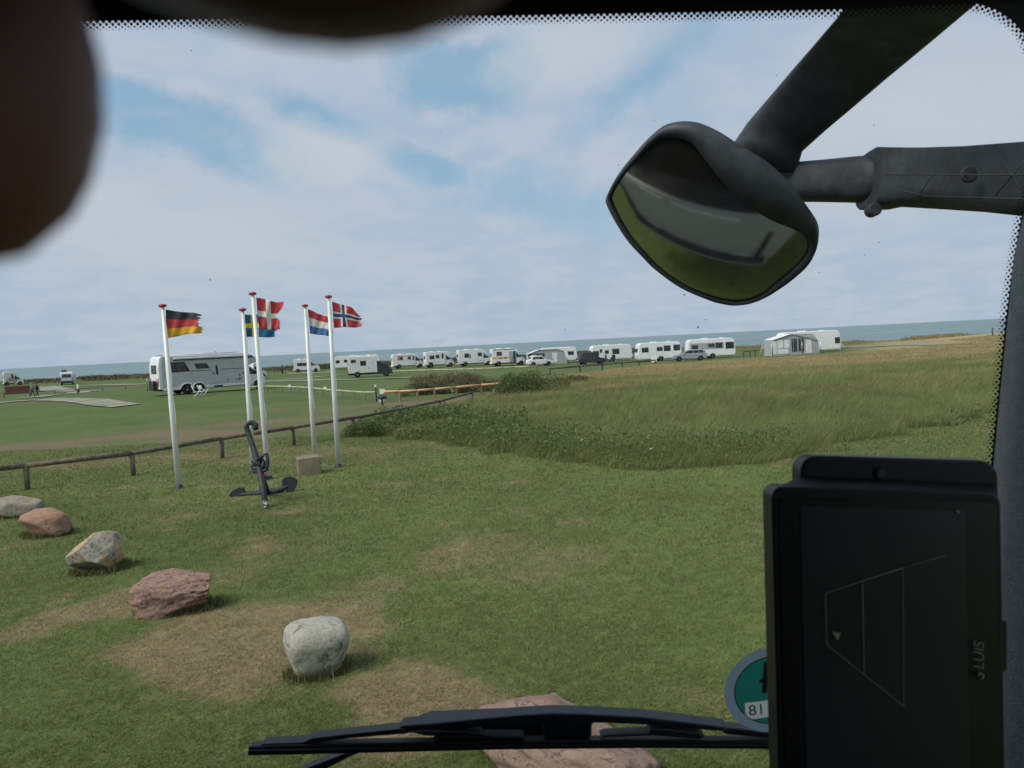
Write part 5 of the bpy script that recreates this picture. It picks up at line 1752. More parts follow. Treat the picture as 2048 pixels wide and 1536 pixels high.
walker('walking person in grey jacket and dark trousers near the brick wall', T(66, 794), R(200), mat('jacket_grey', (0.13, 0.15, 0.18), 0.85, 0.15, 8), mat('trousers_dark', (0.03, 0.032, 0.04), 0.9, 0.2, 10), mat('hair_grey', (0.2, 0.19, 0.18), 0.9, 0.1, 20), 0.84)
walker('walking person in black jacket right behind the one in grey', T(75, 793), R(195), mat('jacket_black', (0.035, 0.04, 0.055), 0.85, 0.2, 8), MATS['trousers_dark'], mat('hair_dark', (0.04, 0.03, 0.025), 0.9, 0.1, 20), 0.80, -0.8)


# ------------------------------------------------------------------ the vehicle one sits in
def V3(X, Y, D):
    """cab coordinates: X to the right, Y up, D forward, measured from the viewer"""
    return EYE + rgt * X + upv * Y + fwd * D


def glass_depth(py):
    v = (768 - py) / FPX
    return 0.605 / (1 + 0.212 * v)


def GP(px, py, off=0.0):
    """a picture point on the windscreen plane, off metres inside of it"""
    return P(px, py, glass_depth(py)) + gl_n * off


_a, _b, _c = P(400, 200, glass_depth(200)), P(1600, 200, glass_depth(200)), P(1000, 1300, glass_depth(1300))
gl_n = (_b - _a).cross(_c - _a).normalized()
if gl_n.dot(fwd) > 0:
    gl_n = -gl_n                                   # towards the viewer

veh = tag(empty('motorhome', V3(-0.4, -2.55, 0.2)), 'cab of the vehicle one looks out of, with windscreen and grey pillar', 'motorhome')


def ext_px(name, m, poly, depth, thick, parent, bev=0.004, seg=2, smooth=False):
    """outline of picture points at its own distance (a number or a function of the point), given real thickness away from the viewer"""
    bm = bmesh.new()
    dep = depth if callable(depth) else (lambda a_, b_: depth)
    a = [bm.verts.new(P(px, py, dep(px, py))) for px, py in poly]
    b = [bm.verts.new(P(px, py, dep(px, py)) + fwd * thick) for px, py in poly]
    n = len(poly)
    bm.faces.new(a)
    bm.faces.new(b[::-1])
    for i in range(n):
        bm.faces.new((a[i], b[i], b[(i + 1) % n], a[(i + 1) % n]))
    bmesh.ops.recalc_face_normals(bm, faces=bm.faces)
    bevel(bm, bev, seg)
    return from_bm(name, bm, m, parent, smooth, world_verts=True)


def quad_box(name, m, pts, thick, parent, towards=None):
    """a slab over four points, thickened along its normal"""
    n = (pts[1] - pts[0]).cross(pts[3] - pts[0]).normalized() * thick
    if towards is not None and n.dot(towards) < 0:
        n = -n
    V = list(pts) + [p + n for p in pts]
    Fc = [(0, 1, 2, 3), (7, 6, 5, 4), (0, 4, 5, 1), (1, 5, 6, 2), (2, 6, 7, 3), (3, 7, 4, 0)]
    o = raw(name, V, Fc, m, parent, world_verts=True)
    return o


# windscreen pane
pm = bpy.data.materials.new('clear_glass')
pm.use_nodes = True
pm.node_tree.nodes.clear()
tr = nd(pm.node_tree, 'ShaderNodeBsdfTransparent', {'Color': (0.955, 0.97, 0.965, 1)})
nd(pm.node_tree, 'ShaderNodeOutputMaterial', {'Surface': tr.outputs[0]})
screen = raw('windscreen', [GP(-1300, -120), GP(2150, -160), GP(2060, 1760), GP(-1100, 1760)], [(0, 1, 2, 3)], pm, veh, world_verts=True)

# black enamel border and its dots, inside the glass
edge_px = [(-1300, 92), (-400, 62), (160, 44), (600, 38), (1000, 33), (1400, 26), (1700, 20), (1930, 9), (1955, 10), (1990, 22), (2022, 44), (2048, 74), (2068, 130), (2075, 220), (2066, 320), (2048, 400),
           (2036, 450), (2021, 540), (2008, 640), (1996, 760), (1980, 920), (1958, 1150), (1930, 1450), (1905, 1760)]


def resample(pts, step):
    out_, carry = [], 0.0
    for a, b in zip(pts[:-1], pts[1:]):
        d_ = math.dist(a, b)
        t = carry
        while t < d_:
            f = t / d_
            out_.append((a[0] + (b[0] - a[0]) * f, a[1] + (b[1] - a[1]) * f))
            t += step
        carry = t - d_
    return out_


ed = resample(edge_px, 8)
outer = []
for px, py in ed:
    outer.append((px + max(0, (px - 1900) * 0.9) + (120 if py > 100 and px > 1800 else 0), py - 170 if px < 1960 or py < 60 else py))
V = [GP(*p, 0.002) for p in ed] + [GP(*p, 0.002) for p in outer]
n = len(ed)
raw('frit_band', V, [(i, i + 1, n + i + 1, n + i) for i in range(n - 1)], frit_black, screen, world_verts=True)
V, Fc = [], []
PITCH_PX = 12.4
cen = resample([p for p in edge_px if p[0] > -200 or p[1] > 100], PITCH_PX)
eu = gl_n.cross(upv).normalized()
ev = gl_n.cross(eu).normalized()
for row, (off, rad) in enumerate(((1.0, 3.9), (7.0, 3.4), (12.5, 2.3), (17.0, 1.3))):
    for i in range(len(cen) - 1):
        a, b = cen[i], cen[i + 1]
        tx, ty = b[0] - a[0], b[1] - a[1]
        L_ = math.hypot(tx, ty)
        if L_ < 1e-3 or L_ > 40:
            continue
        tx, ty = tx / L_, ty / L_
        sh_ = 0.5 if row % 2 else 0.0
        sc_ = 0.80 if a[0] > 1850 and a[1] > 300 else 1.0
        cx_, cy_ = a[0] + tx * PITCH_PX * sh_ - ty * off * sc_, a[1] + ty * PITCH_PX * sh_ + tx * off * sc_
        c_ = GP(cx_, cy_, 0.002)
        rr_ = rad * sc_ * glass_depth(cy_) / FPX
        o_ = len(V)
        for k in range(8):
            t = k * math.pi / 4
            V.append(c_ + eu * (rr_ * math.cos(t)) + ev * (rr_ * math.sin(t)))
        Fc.append(tuple(o_ + k for k in range(8)))
fd = raw('frit_dots', V, Fc, frit_black, screen, world_verts=True)
fd['kind'] = 'stuff'
# flies and grit on the outside of the glass
V, Fc = [], []
specks = [(418, 560, 3), (1397, 655, 4), (1413, 640, 2.5), (1732, 510, 3), (1760, 485, 2), (1370, 590, 4), (1237, 330, 2), (1750, 250, 3), (880, 265, 2), (1640, 545, 2.5), (1590, 640, 2), (1130, 660, 2.5), (820, 480, 2), (380, 100, 2.5), (1310, 240, 2.2), (1555, 150, 2)]
for k in range(0):
    specks.append((random.uniform(200, 2000), random.uniform(60, 1400), random.uniform(0.7, 1.6)))
for px, py, r_ in specks:
    c_ = GP(px, py, -0.002)
    o_ = len(V)
    for k in range(7):
        t = k * 2 * math.pi / 7
        rr_ = r_ * 0.65 * random.uniform(0.4, 1.0) * glass_depth(py) / FPX
        V.append(c_ + eu * (rr_ * 1.2 * math.cos(t)) + ev * (rr_ * math.sin(t)))
    Fc.append(tuple(o_ + k for k in range(7)))
sp = raw('grit', V, Fc, mat('grit_grey', (0.24, 0.27, 0.30), 0.9, 0.2, 200), screen, world_verts=True)
sp['kind'] = 'stuff'

# cab shell: roof lining, floor, rear wall, side panels, dashboard
XL, XR = -1.55, 0.62
quad_box('roof_lining', cab_trim, [GP(-2600, 10, 0.03), GP(2300, -15, 0.03), V3(XR + .1, 0.42, -2.0), V3(XL - .3, 0.42, -2.0)], 0.05, veh, upv)
quad_box('roof_skin', white_paint, [GP(-2600, -190, 0.0), GP(2300, -190, 0.0), V3(XR + .1, 0.62, -2.0), V3(XL - .3, 0.62, -2.0)], 0.05, veh, upv)
quad_box('rear_wall', cab_trim, [V3(XL - .3, -1.6, -2.0), V3(XR + .1, -1.6, -2.0), V3(XR + .1, 0.5, -2.0), V3(XL - .3, 0.5, -2.0)], 0.05, veh)
quad_box('floor', cab_trim, [V3(XL - .3, -1.6, -2.0), V3(XL - .3, -1.6, 1.0), V3(XR + .1, -1.6, 1.0), V3(XR + .1, -1.6, -2.0)], 0.05, veh)
quad_box('side_panel', cab_trim, [V3(XL - .2, -1.6, 0.95), V3(XL - .2, -1.6, -2.0), V3(XL - .2, -0.35, -2.0), V3(XL - .2, -0.35, 0.75)], 0.05, veh)
quad_box('side_panel', cab_trim, [V3(XR, -1.6, 0.95), V3(XR, -1.6, -2.0), V3(XR, -0.55, -2.0), V3(XR, -0.55, 0.75)], 0.05, veh)
quad_box('unseen_side_wall', cab_trim, [V3(XL - .2, -0.36, 0.25), V3(XL - .2, -0.36, -2.0), V3(XL - .2, 0.5, -2.0), V3(XL - .2, 0.5, 0.25)], 0.05, veh)  # out of view: solid wall added over the left opening to darken the cab
quad_box('unseen_side_wall', cab_trim, [V3(XR, -0.56, -0.35), V3(XR, -0.56, -2.0), V3(XR, 0.5, -2.0), V3(XR, 0.5, -0.35)], 0.05, veh)
quad_box('dashboard', cab_trim, [V3(XL - .2, -0.66, 0.30), V3(XR, -0.66, 0.30), V3(XR, -0.56, 0.70), V3(XL - .2, -0.56, 0.70)], 0.06, veh)
# pillar right of the windscreen: a rounded moulding
pil = [(2049, 425), (2028, 510), (2015, 640), (2001, 780), (1987, 930), (1975, 1060), (1955, 1280), (1930, 1560), (1905, 1800)]
V, Fc = [], []
m_ = 9
for px, py in pil:
    g_ = glass_depth(py)
    base = P(px, py, g_ - 0.012)
    for k in range(m_):
        t = k / (m_ - 1) * math.pi * 0.62
        V.append(base + rgt * (0.085 * (1 - math.cos(t))) - fwd * (0.09 * math.sin(t)))
for j in range(len(pil) - 1):
    for k in range(m_ - 1):
        Fc.append((j * m_ + k, j * m_ + k + 1, (j + 1) * m_ + k + 1, (j + 1) * m_ + k))
pl = raw('pillar', V, Fc, pillar_trim, veh, smooth=True, world_verts=True)
s = pl.modifiers.new('thickness', 'SOLIDIFY')
s.thickness = 0.006
s.offset = 1
quad_box('roof_trim', cab_trim, [GP(-1600, 20, 0.028), GP(2250, -10, 0.028), GP(2250, -200, 0.06), GP(-1600, -200, 0.06)], 0.012, veh, upv)
# outside front: painted panel, black grille band, headlights
fz = EYE.z
quad_box('front_panel', grey_paint, [V3(XL - .3, -0.47, 0.72), V3(XR + .2, -0.47, 0.72), V3(XR + .2, -1.9, 0.84), V3(XL - .3, -1.9, 0.84)], 0.04, veh, fwd)
quad_box('bumper', grey_paint, [V3(XL - .3, -1.902, 0.84), V3(XR + .2, -1.902, 0.84), V3(XR + .2, -2.35, 0.88), V3(XL - .3, -2.35, 0.88)], 0.045, veh, fwd)
for x0_, x1_ in ((-1.62, -1.15), (-1.05, -0.55), (-0.42, 0.30)):
    quad_box('trim_strip', white_paint, [V3(x0_, -0.50, 0.77), V3(x1_, -0.50, 0.77), V3(x1_, -0.535, 0.774), V3(x0_, -0.535, 0.774)], 0.012, veh, fwd)
for x_ in (-1.45, 0.25):
    quad_box('headlight', lamp_clear, [V3(x_, -1.55, 0.80), V3(x_ + 0.35, -1.55, 0.80), V3(x_ + 0.35, -1.75, 0.82), V3(x_, -1.75, 0.82)], 0.062, veh, fwd)
for x_ in (-1.5, 0.5):
    wo = lathe('wheel', tyre_black, [(0.2, -0.12), (0.36, -0.12), (0.38, -0.08), (0.38, 0.08), (0.36, 0.12), (0.2, 0.12)], veh, 18, axis='Y')
    wo.location = (V3(x_, 0, 0).x - veh.location.x, -0.3 - veh.location.y, 0.38 - veh.location.z)
    wo.rotation_euler = (0, 0, math.pi / 2)

# ------------------------------------------------------------------ front mirror outside the glass
mir = empty('mirror')
mir.parent = veh
mir['label'] = 'dark convex front mirror on two black arms outside the windscreen'
MO = [(1215.5, 389.5), (1226, 366), (1243, 340), (1268, 309), (1295, 279), (1322, 256), (1344, 247), (1366, 244), (1387, 245), (1407, 250), (1442, 266), (1481, 291), (1509, 307), (1535, 324), (1576, 362), (1609, 406), (1631, 439), (1637, 455),
      (1638, 471), (1636, 490), (1630, 509), (1617, 532), (1590, 556), (1562, 576), (1535, 592), (1503, 605), (1475, 608), (1450, 604), (1426, 597), (1371, 573), (1317, 534), (1288, 505), (1262, 477), (1243, 450), (1228, 424), (1218, 403)]
MG = [(1221, 393), (1231, 372), (1247, 348), (1275, 314), (1303, 284), (1325, 273), (1345, 271), (1366, 273), (1382, 278), (1393, 286), (1412, 307), (1440, 340), (1460, 361), (1481, 381), (1535, 421), (1584, 447), (1603, 460), (1612, 470),
      (1617, 482), (1618, 494), (1613, 508), (1601, 524), (1576, 547), (1551, 567), (1529, 586), (1501, 599), (1475, 602), (1451, 598), (1428, 591), (1374, 567), (1321, 529), (1292, 500), (1266, 472), (1247, 446), (1232, 421), (1222, 402)]
MD0, MK, MYC, MKX, MXC = 1.28, 0.80, 0.285, 0.40, 0.335


def smooth_loop(pts, k=4):
    out_ = []
    n_ = len(pts)
    for i in range(n_):
        p0, p1, p2, p3 = (np.array(pts[(i + q_) % n_]) for q_ in (-1, 0, 1, 2))
        for j in range(k):
            t = j / k
            out_.append(tuple(0.5 * (2 * p1 + (p2 - p0) * t + (2 * p0 - 5 * p1 + 4 * p2 - p3) * t * t + (3 * p1 - p0 - 3 * p2 + p3) * t ** 3)))
    return out_


MO, MG = smooth_loop(MO), smooth_loop(MG)


def mir_pt(px, py, back=0.0):
    v = (768 - py) / FPX
    s_ = (px - 1024) / FPX
    D = (MD0 + MK * MYC + MKX * MXC) / (1 + MK * v + MKX * s_)
    return P(px, py, D) + fwd * back


mn = (-fwd - upv * MK - rgt * MKX).normalized()              # the way the glass faces: back to the vehicle and down
gl_c = sum((mir_pt(*p) for p in MG), Vector()) / len(MG)
n = len(MG)
V, Fc = [], []
RG = 16
R_GLASS = 0.46                                      # radius of the convex glass
r_max = max((mir_pt(*p) - gl_c).length for p in MG)


def bulge(q):
    d_ = q - gl_c
    d_ = d_ - mn * d_.dot(mn)
    return mn * ((r_max ** 2 - min(d_.length, r_max) ** 2) / (2 * R_GLASS))


for k in range(RG):
    f = 1 - k / (RG - 1) * 0.97
    for p in MG:
        q = gl_c + (mir_pt(*p) - gl_c) * f
        V.append(q + bulge(q))
for k in range(RG - 1):
    for i in range(n):
        i2 = (i + 1) % n
        Fc.append((k * n + i, k * n + i2, (k + 1) * n + i2, (k + 1) * n + i))
Fc.append(tuple((RG - 1) * n + i for i in range(n)))
mm = bpy.data.materials.new('mirror_glass')
mm.use_nodes = True
mb = mm.node_tree.nodes['Principled BSDF']
co = nd(mm.node_tree, 'ShaderNodeTexCoord')
nn = nd(mm.node_tree, 'ShaderNodeTexNoise', {'Vector': co.outputs['Object'], 'Scale': 30.0, 'Detail': 6.0})
mm.node_tree.links.new(mixc(mm.node_tree, nn.outputs[0], (0.36, 0.355, 0.31), (0.42, 0.415, 0.36)), mb.inputs['Base Color'])
mb.inputs['Metallic'].default_value = 0.97
mm.node_tree.links.new(nd(mm.node_tree, 'ShaderNodeMapRange', {0: nn.outputs[0], 3: 0.04, 4: 0.12}).outputs[0], mb.inputs['Roughness'])
raw('mirror_glass', V, Fc, mm, mir, smooth=True, world_verts=True)
V, Fc = [], []
mo_c = sum((mir_pt(*p) for p in MO), Vector()) / len(MO)
rings = [[mir_pt(*p) + bulge(mir_pt(*p)) - mn * 0.004 for p in MG], [mir_pt(*p) + bulge(mir_pt(*p)) + mn * 0.005 for p in MG], [mir_pt(*g_).lerp(mir_pt(*o_), 0.8) + bulge(mir_pt(*g_)) * 0.7 + mn * 0.005 for g_, o_ in zip(MG, MO)], [mir_pt(*p) + bulge(mir_pt(*p)) * 0.3 - mn * 0.004 for p in MO]]
for off, f in ((0.03, 1.0), (0.055, 0.96), (0.08, 0.86), (0.098, 0.66), (0.106, 0.35), (0.108, 0.05)):
    rings.append([mo_c + (mir_pt(*p) - mo_c) * f + fwd * off for p in MO])
for r_ in rings:
    V += r_
for k in range(len(rings) - 1):
    for i in range(n):
        i2 = (i + 1) % n
        Fc.append((k * n + i, k * n + i2, (k + 1) * n + i2, (k + 1) * n + i))
Fc.append(tuple((len(rings) - 1) * n + i for i in range(n)))
raw('housing', V, Fc, mirror_plastic, mir, smooth=True, world_verts=True)

# upper arm, thick and flattened, up to the roof edge; lower arm and its ribbed cover
def loft_px(name, m, stations, thick, parent, power=0.75, n=20):
    """stations of (edge a, edge b, distance): rounded sections spanning from a to b"""
    V, Fc = [], []
    for (ax_, ay_, bx_, by_, d_) in stations:
        a, b = P(ax_, ay_, d_), P(bx_, by_, d_)
        c_, h_ = (a + b) / 2, (b - a) / 2
        for k in range(n):
            t = 2 * math.pi * k / n
            ct, st2 = math.cos(t), math.sin(t)
            ct = math.copysign(abs(ct) ** power, ct)
            st2 = math.copysign(abs(st2) ** power, st2)
            V.append(c_ + h_ * ct + fwd * (thick * st2))
    for j in range(len(stations) - 1):
        for k in range(n):
            k2 = (k + 1) % n
            Fc.append((j * n + k, j * n + k2, (j + 1) * n + k2, (j + 1) * n + k))
    Fc += [tuple(range(n - 1, -1, -1)), tuple((len(stations) - 1) * n + k for k in range(n))]
    return raw(name, V, Fc, m, parent, smooth=True, world_verts=True)


loft_px('upper_arm', mirror_plastic, [(1452, 312, 1588, 362, 1.36), (1470, 282, 1592, 334, 1.35), (1495, 245, 1599, 308, 1.33), (1542, 190, 1650, 262, 1.26), (1581, 144, 1700, 220, 1.20), (1621, 98, 1770, 160, 1.13),
        (1678, 31, 1862, 84, 1.04), (1725, -25, 1950, 10, 0.96), (1790, -100, 2050, -70, 0.86)], 0.045, mir)
dep2 = lambda px, py: 1.34 - 0.36 * (px - 1590) / 460
loft_px('lower_arm', mirror_plastic, [(x_, a_, x_, b_, dep2(x_, 0) + 0.01) for x_, a_, b_ in ((1545, 322, 398), (1590, 327, 401), (1640, 323, 401), (1700, 317, 402), (1765, 312, 404))], 0.04, mir)
loft_px('arm_cover', mirror_plastic, [(x_, a_, x_, b_, dep2(x_, 0)) for x_, a_, b_ in ((1735, 306, 410), (1738, 303, 414), (1765, 304, 414), (1792, 304.5, 413), (1822, 305, 407), (1900, 303, 411), (2000, 296, 417), (2120, 288, 429))], 0.045, mir, 0.45, 24)
ext_px('hinge_knob', mirror_plastic, [(1752 + 14 * math.cos(a), 417 + 14 * math.sin(a)) for a in np.linspace(0, 2 * math.pi, 15)[:-1]], lambda px, py: dep2(1752, 417) - 0.02, 0.02, mir, 0.004)
rib_m = mat('rib_plastic', (0.03, 0.035, 0.04), 0.6, 0.2, 30)
for a, b in (((1768, 349), (2060, 350)), ((1770, 372), (1850, 392)), ((1850, 392), (2060, 398)), ((1830, 402), (1868, 345)), ((1998, 312), (2048, 385)), ((1990, 392), (2052, 318))):
    pa_, pb_ = P(a[0], a[1], dep2(*a) - 0.0455), P(b[0], b[1], dep2(*b) - 0.0455)
    tube('rib', rib_m, [pa_, pb_], 0.0009, mir, 6, world_verts=True)
ext_px('screw_boss', rib_m, [(1940 + 17 * math.cos(a), 348 + 17 * math.sin(a)) for a in np.linspace(0, 2 * math.pi, 15)[:-1]], lambda px, py: dep2(1940, 348) - 0.049, 0.006, mir, 0.002)

# ------------------------------------------------------------------ wiper
wip = empty('wiper')
wip.parent = veh
wip['label'] = 'black windscreen wiper lying along the bottom of the glass'
wd_ = lambda o_: (lambda px, py: glass_depth(py) + o_)
ext_px('rubber_strip', rubber, [(495, 1502), (760, 1497), (1000, 1492), (1300, 1489), (1540, 1491), (1800, 1500), (1800, 1508), (1540, 1499), (1300, 1497), (1000, 1500), (760, 1506), (495, 1512)], wd_(0.008), 0.009, wip, 0.001)
ext_px('blade_rail', wiper_black, [(495, 1494), (560, 1491), (760, 1487), (1000, 1483), (1300, 1481), (1540, 1483), (1800, 1492), (1800, 1498), (1540, 1489), (1300, 1487), (1000, 1490), (760, 1495), (495, 1501)], wd_(0.012), 0.012, wip, 0.0015)
ext_px('claw_yoke', wiper_black, [(518, 1492), (524, 1488), (605, 1485), (622, 1477), (700, 1468), (798, 1458), (812, 1461), (812, 1468), (700, 1477), (632, 1485), (620, 1490)], wd_(0.014), 0.015, wip, 0.002)
ext_px('claw_yoke', wiper_black, [(812, 1466), (850, 1462), (930, 1464), (962, 1468), (964, 1473), (1046, 1474), (1050, 1479), (866, 1478), (870, 1473), (930, 1472)], wd_(0.012), 0.015, wip, 0.002)
ext_px('claw_yoke', wiper_black, [(1200, 1476), (1210, 1471), (1297, 1467), (1302, 1460), (1330, 1459), (1400, 1468), (1412, 1474), (1400, 1478), (1310, 1472)], wd_(0.012), 0.015, wip, 0.002)
ext_px('claw_yoke', wiper_black, [(1440, 1462), (1459, 1456), (1560, 1468), (1700, 1480), (1790, 1488), (1790, 1494), (1600, 1482), (1455, 1470)], wd_(0.014), 0.015, wip, 0.002)
ext_px('bridge', wiper_black, [(798, 1456), (804, 1452), (880, 1446), (960, 1438), (1040, 1431), (1105, 1427), (1180, 1429), (1287, 1435), (1380, 1446), (1459, 1456), (1461, 1465), (1380, 1458), (1287, 1450), (1210, 1447), (1185, 1447), (1183, 1458), (1105, 1447), (1000, 1452), (880, 1460), (812, 1468), (798, 1466)], wd_(0.016), 0.02, wip, 0.002)
ext_px('clip', wiper_black, [(1088, 1446), (1180, 1446), (1184, 1474), (1088, 1474)], wd_(0.018), 0.014, wip, 0.002)
ext_px('clip', wiper_black, [(1128, 1422), (1160, 1424), (1160, 1440), (1128, 1440)], wd_(0.022), 0.012, wip, 0.003)
ext_px('wiper_arm', wiper_black, [(800, 1461), (842, 1438), (860, 1432), (1020, 1425.5), (1130, 1425), (1184, 1452), (1184, 1474), (1000, 1478), (850, 1474)], wd_(0.045), 0.014, wip, 0.003)
ext_px('link_rod', wiper_black, [(565, 1562), (620, 1534), (700, 1503), (735, 1496), (745, 1497), (700, 1514), (640, 1545), (612, 1570)], wd_(0.035), 0.014, wip, 0.003)

# ------------------------------------------------------------------ round badge on the glass
badge = tag(empty('sticker_badge', GP(1541, 1375, 0.004)), 'round green paper badge with grey rim stuck on the windscreen', 'sticker')
BO = GP(1541, 1375, 0.004)
# axes on the glass: bu to the right, bv up
bu = (GP(1600, 1375) - GP(1500, 1375)).normalized()
bv = (bu.cross(-gl_n)).normalized()
if bv.dot(upv) < 0:
    bv = -bv


def disc(name, m, r0, r1, lift, parent, n=48):
    V, Fc = [], []
    for k in range(n):
        t = 2 * math.pi * k / n
        e_ = bu * math.cos(t) + bv * math.sin(t)
        V += [e_ * r0 + gl_n * lift, e_ * r1 + gl_n * lift]
    if r0 <= 0:
        V = [v for i, v in enumerate(V) if i % 2]
        return raw(name, V, [tuple(range(n))], m, parent)
    for k in range(n):
        k2 = (k + 1) % n
        Fc.append((2 * k, 2 * k + 1, 2 * k2 + 1, 2 * k2))
    return raw(name, V, Fc, m, parent)


BR = 0.0405
thin_paper = lambda nm, c: mat(nm, c, 0.7, 0.08, 200)


def lit_paper(name, c, trans=0.5):
    """paper on glass: daylight shines through it"""
    m = bpy.data.materials.new(name)
    m.use_nodes = True
    t = m.node_tree
    t.nodes.clear()
    co = nd(t, 'ShaderNodeTexCoord')
    nz = nd(t, 'ShaderNodeTexNoise', {'Vector': co.outputs['Object'], 'Scale': 900.0, 'Detail': 3.0})
    cc = mixc(t, nz.outputs[0], tuple(q * 0.9 for q in c), tuple(q * 1.1 for q in c))
    a = nd(t, 'ShaderNodeBsdfDiffuse', {'Color': cc})
    b = nd(t, 'ShaderNodeBsdfTranslucent', {'Color': cc})
    mx = nd(t, 'ShaderNodeMixShader', {0: trans, 1: a.outputs[0], 2: b.outputs[0]})
    nd(t, 'ShaderNodeOutputMaterial', {'Surface': mx.outputs[0]})
    return m


disc('rim', lit_paper('badge_grey', (0.33, 0.43, 0.50)), BR * 0.80, BR, 0, badge)
disc('ring', rubber, BR * 0.775, BR * 0.80, 0.0002, badge)
lab_c = bv * (-0.42 * BR) + bu * (0.02 * BR)
lr = Matrix.Rotation(R(7), 3, gl_n)
lu, lv = bu * math.cos(R(8)) + bv * math.sin(R(8)), bv * math.cos(R(8)) - bu * math.sin(R(8))
hw, hh_ = 0.56 * BR, 0.20 * BR


def clip2(poly, nx_, ny_, c_):
    """the part of a convex polygon with nx x + ny y <= c"""
    out_ = []
    for i in range(len(poly)):
        a, b = poly[i], poly[(i + 1) % len(poly)]
        da, db = nx_ * a[0] + ny_ * a[1] - c_, nx_ * b[0] + ny_ * b[1] - c_
        if da <= 0:
            out_.append(a)
        if (da < 0) != (db < 0) and da != db:
            t = da / (da - db)
            out_.append((a[0] + (b[0] - a[0]) * t, a[1] + (b[1] - a[1]) * t))
    return out_


cu_, cv_ = lab_c.dot(lu), lab_c.dot(lv)
round_ = [(BR * 0.775 * math.cos(t) - cu_, BR * 0.775 * math.sin(t) - cv_) for t in np.linspace(0, 2 * math.pi, 61)[:-1]]
mid_ = clip2(clip2(round_, 0, 1, hh_), 0, -1, hh_)
V, Fc = [], []
for pl_ in (clip2(round_, 0, -1, -hh_), clip2(round_, 0, 1, -hh_), clip2(mid_, 1, 0, -hw), clip2(mid_, -1, 0, -hw)):
    if len(pl_) < 3:
        continue
    Fc.append(tuple(range(len(V), len(V) + len(pl_))))
    V += [lab_c + lu * a + lv * b for a, b in pl_]
raw('face', V, Fc, lit_paper('badge_green', (0.03, 0.25, 0.19)), badge)
raw('label_strip', [lab_c + gl_n * 0.0003 + lu * a * hw + lv * b * hh_ for a, b in ((-1, -1), (1, -1), (1, 1), (-1, 1))], [(0, 1, 2, 3)], lit_paper('badge_label', (0.78, 0.79, 0.74), 0.6), badge)


def text_mesh(name, body, m, parent, origin, ux, uy, size, mirror=False, extrude=0.0, align='CENTER', shear=0.0):
    cu = bpy.data.curves.new(name, 'FONT')
    cu.body = body
    cu.size = 1.0
    cu.align_x = align
    cu.align_y = 'CENTER'
    cu.shear = shear
    tmp = bpy.data.objects.new('tmp_text', cu)
    col.objects.link(tmp)
    bpy.context.view_layer.update()
    me = bpy.data.meshes.new_from_object(tmp.evaluated_get(bpy.context.evaluated_depsgraph_get()))
    bpy.data.objects.remove(tmp)
    bpy.data.curves.remove(cu)
    for v in me.vertices:
        x_, y_ = v.co.x * size * (-1 if mirror else 1), v.co.y * size
        v.co = origin + ux * x_ + uy * y_
    me.name = name
    return link(name, me, m, parent)


ink = mat('badge_ink', (0.02, 0.03, 0.035), 0.8, 0.1, 100)
text_mesh('lettering', 'U 18', ink, badge, lab_c + gl_n * 0.0006 + lu * (-0.14 * BR), lu, lv, 0.36 * BR, mirror=True)
text_mesh('numeral', '4', ink, badge, bv * (0.26 * BR) + bu * (-0.06 * BR) + gl_n * 0.0006, bu, bv, 1.05 * BR, mirror=True)

# ------------------------------------------------------------------ monitor
mon = tag(empty('monitor', P(1765, 1300, 0.42)), 'black monitor turned on its side, showing parking guide lines', 'monitor')
MD = 0.42


def rrect(x0, y0, x1, y1, r, k=5):
    pts = []
    for cx_, cy_, a0 in ((x1 - r, y0 + r, -90), (x1 - r, y1 - r, 0), (x0 + r, y1 - r, 90), (x0 + r, y0 + r, 180)):
        for i in range(k + 1):
            a = R(a0 + 90 * i / k)
            pts.append((cx_ + r * math.cos(a), cy_ + r * math.sin(a)))
    return pts


def warp(pts):
    """the front leans a little: its top edge drops to the right, its left edge slants"""
    out_ = []
    for x_, y_ in pts:
        fx = (x_ - 1527) / 473
        fy = (y_ - 975) / 620
        out_.append((x_ + 15 * fy * (1 - 0.35 * fx), y_ + (14 if y_ < 1100 else 0) * fx))
    return out_


ext_px('back_shell', tablet_black, warp(rrect(1602, 908, 1998, 1640, 34)), 0.438, 0.015, mon, 0.004, 3)
ext_px('front_shell', tablet_black, warp(rrect(1543, 972, 2002, 1660, 24)), lambda px, py: MD - 0.0, 0.016, mon, 0.003, 3)
V = [P(x_, y_, d_) for x_, y_, d_ in ((1600, 952, 0.437), (1990, 968, 0.437), (1995, 990, 0.4215), (1560, 973, 0.4215))]
V += [v - upv * 0.004 for v in V]
raw('hood_slope', V, [(0, 1, 2, 3), (7, 6, 5, 4), (0, 4, 5, 1), (1, 5, 6, 2), (2, 6, 7, 3), (3, 7, 4, 0)], tablet_black, mon, world_verts=True)
face_m = mat('screen_face', (0.008, 0.0085, 0.010), 0.36, 0.1, 40, spec=0.5)
ext_px('bezel', face_m, warp(rrect(1556, 994, 1992, 1700, 14)), MD - 0.0006, 0.004, mon, 0.0004, 1)
ext_px('display', glow_mat('display_glow', (0.55, 0.72, 0.85), 0.0022), warp(rrect(1600, 1010, 1930, 1600, 4)), MD - 0.0010, 0.001, mon, 0.0, 1)
ext_px('camera_window', face_m, [(1762 + 12 * math.cos(a), 947 + 12 * math.sin(a)) for a in np.linspace(0, 2 * math.pi, 17)[:-1]], 0.4365, 0.004, mon, 0.0004, 1)
ext_px('camera_ring', mat('ring_grey', (0.08, 0.085, 0.09), 0.4, 0.1, 60), [(1762 + 7 * math.cos(a), 947 + 7 * math.sin(a)) for a in np.linspace(0, 2 * math.pi, 17)[:-1]], 0.4360, 0.002, mon, 0.0002, 1)
gl_y = glow_mat('guide_yellow', (0.80, 0.82, 0.60), 0.035)
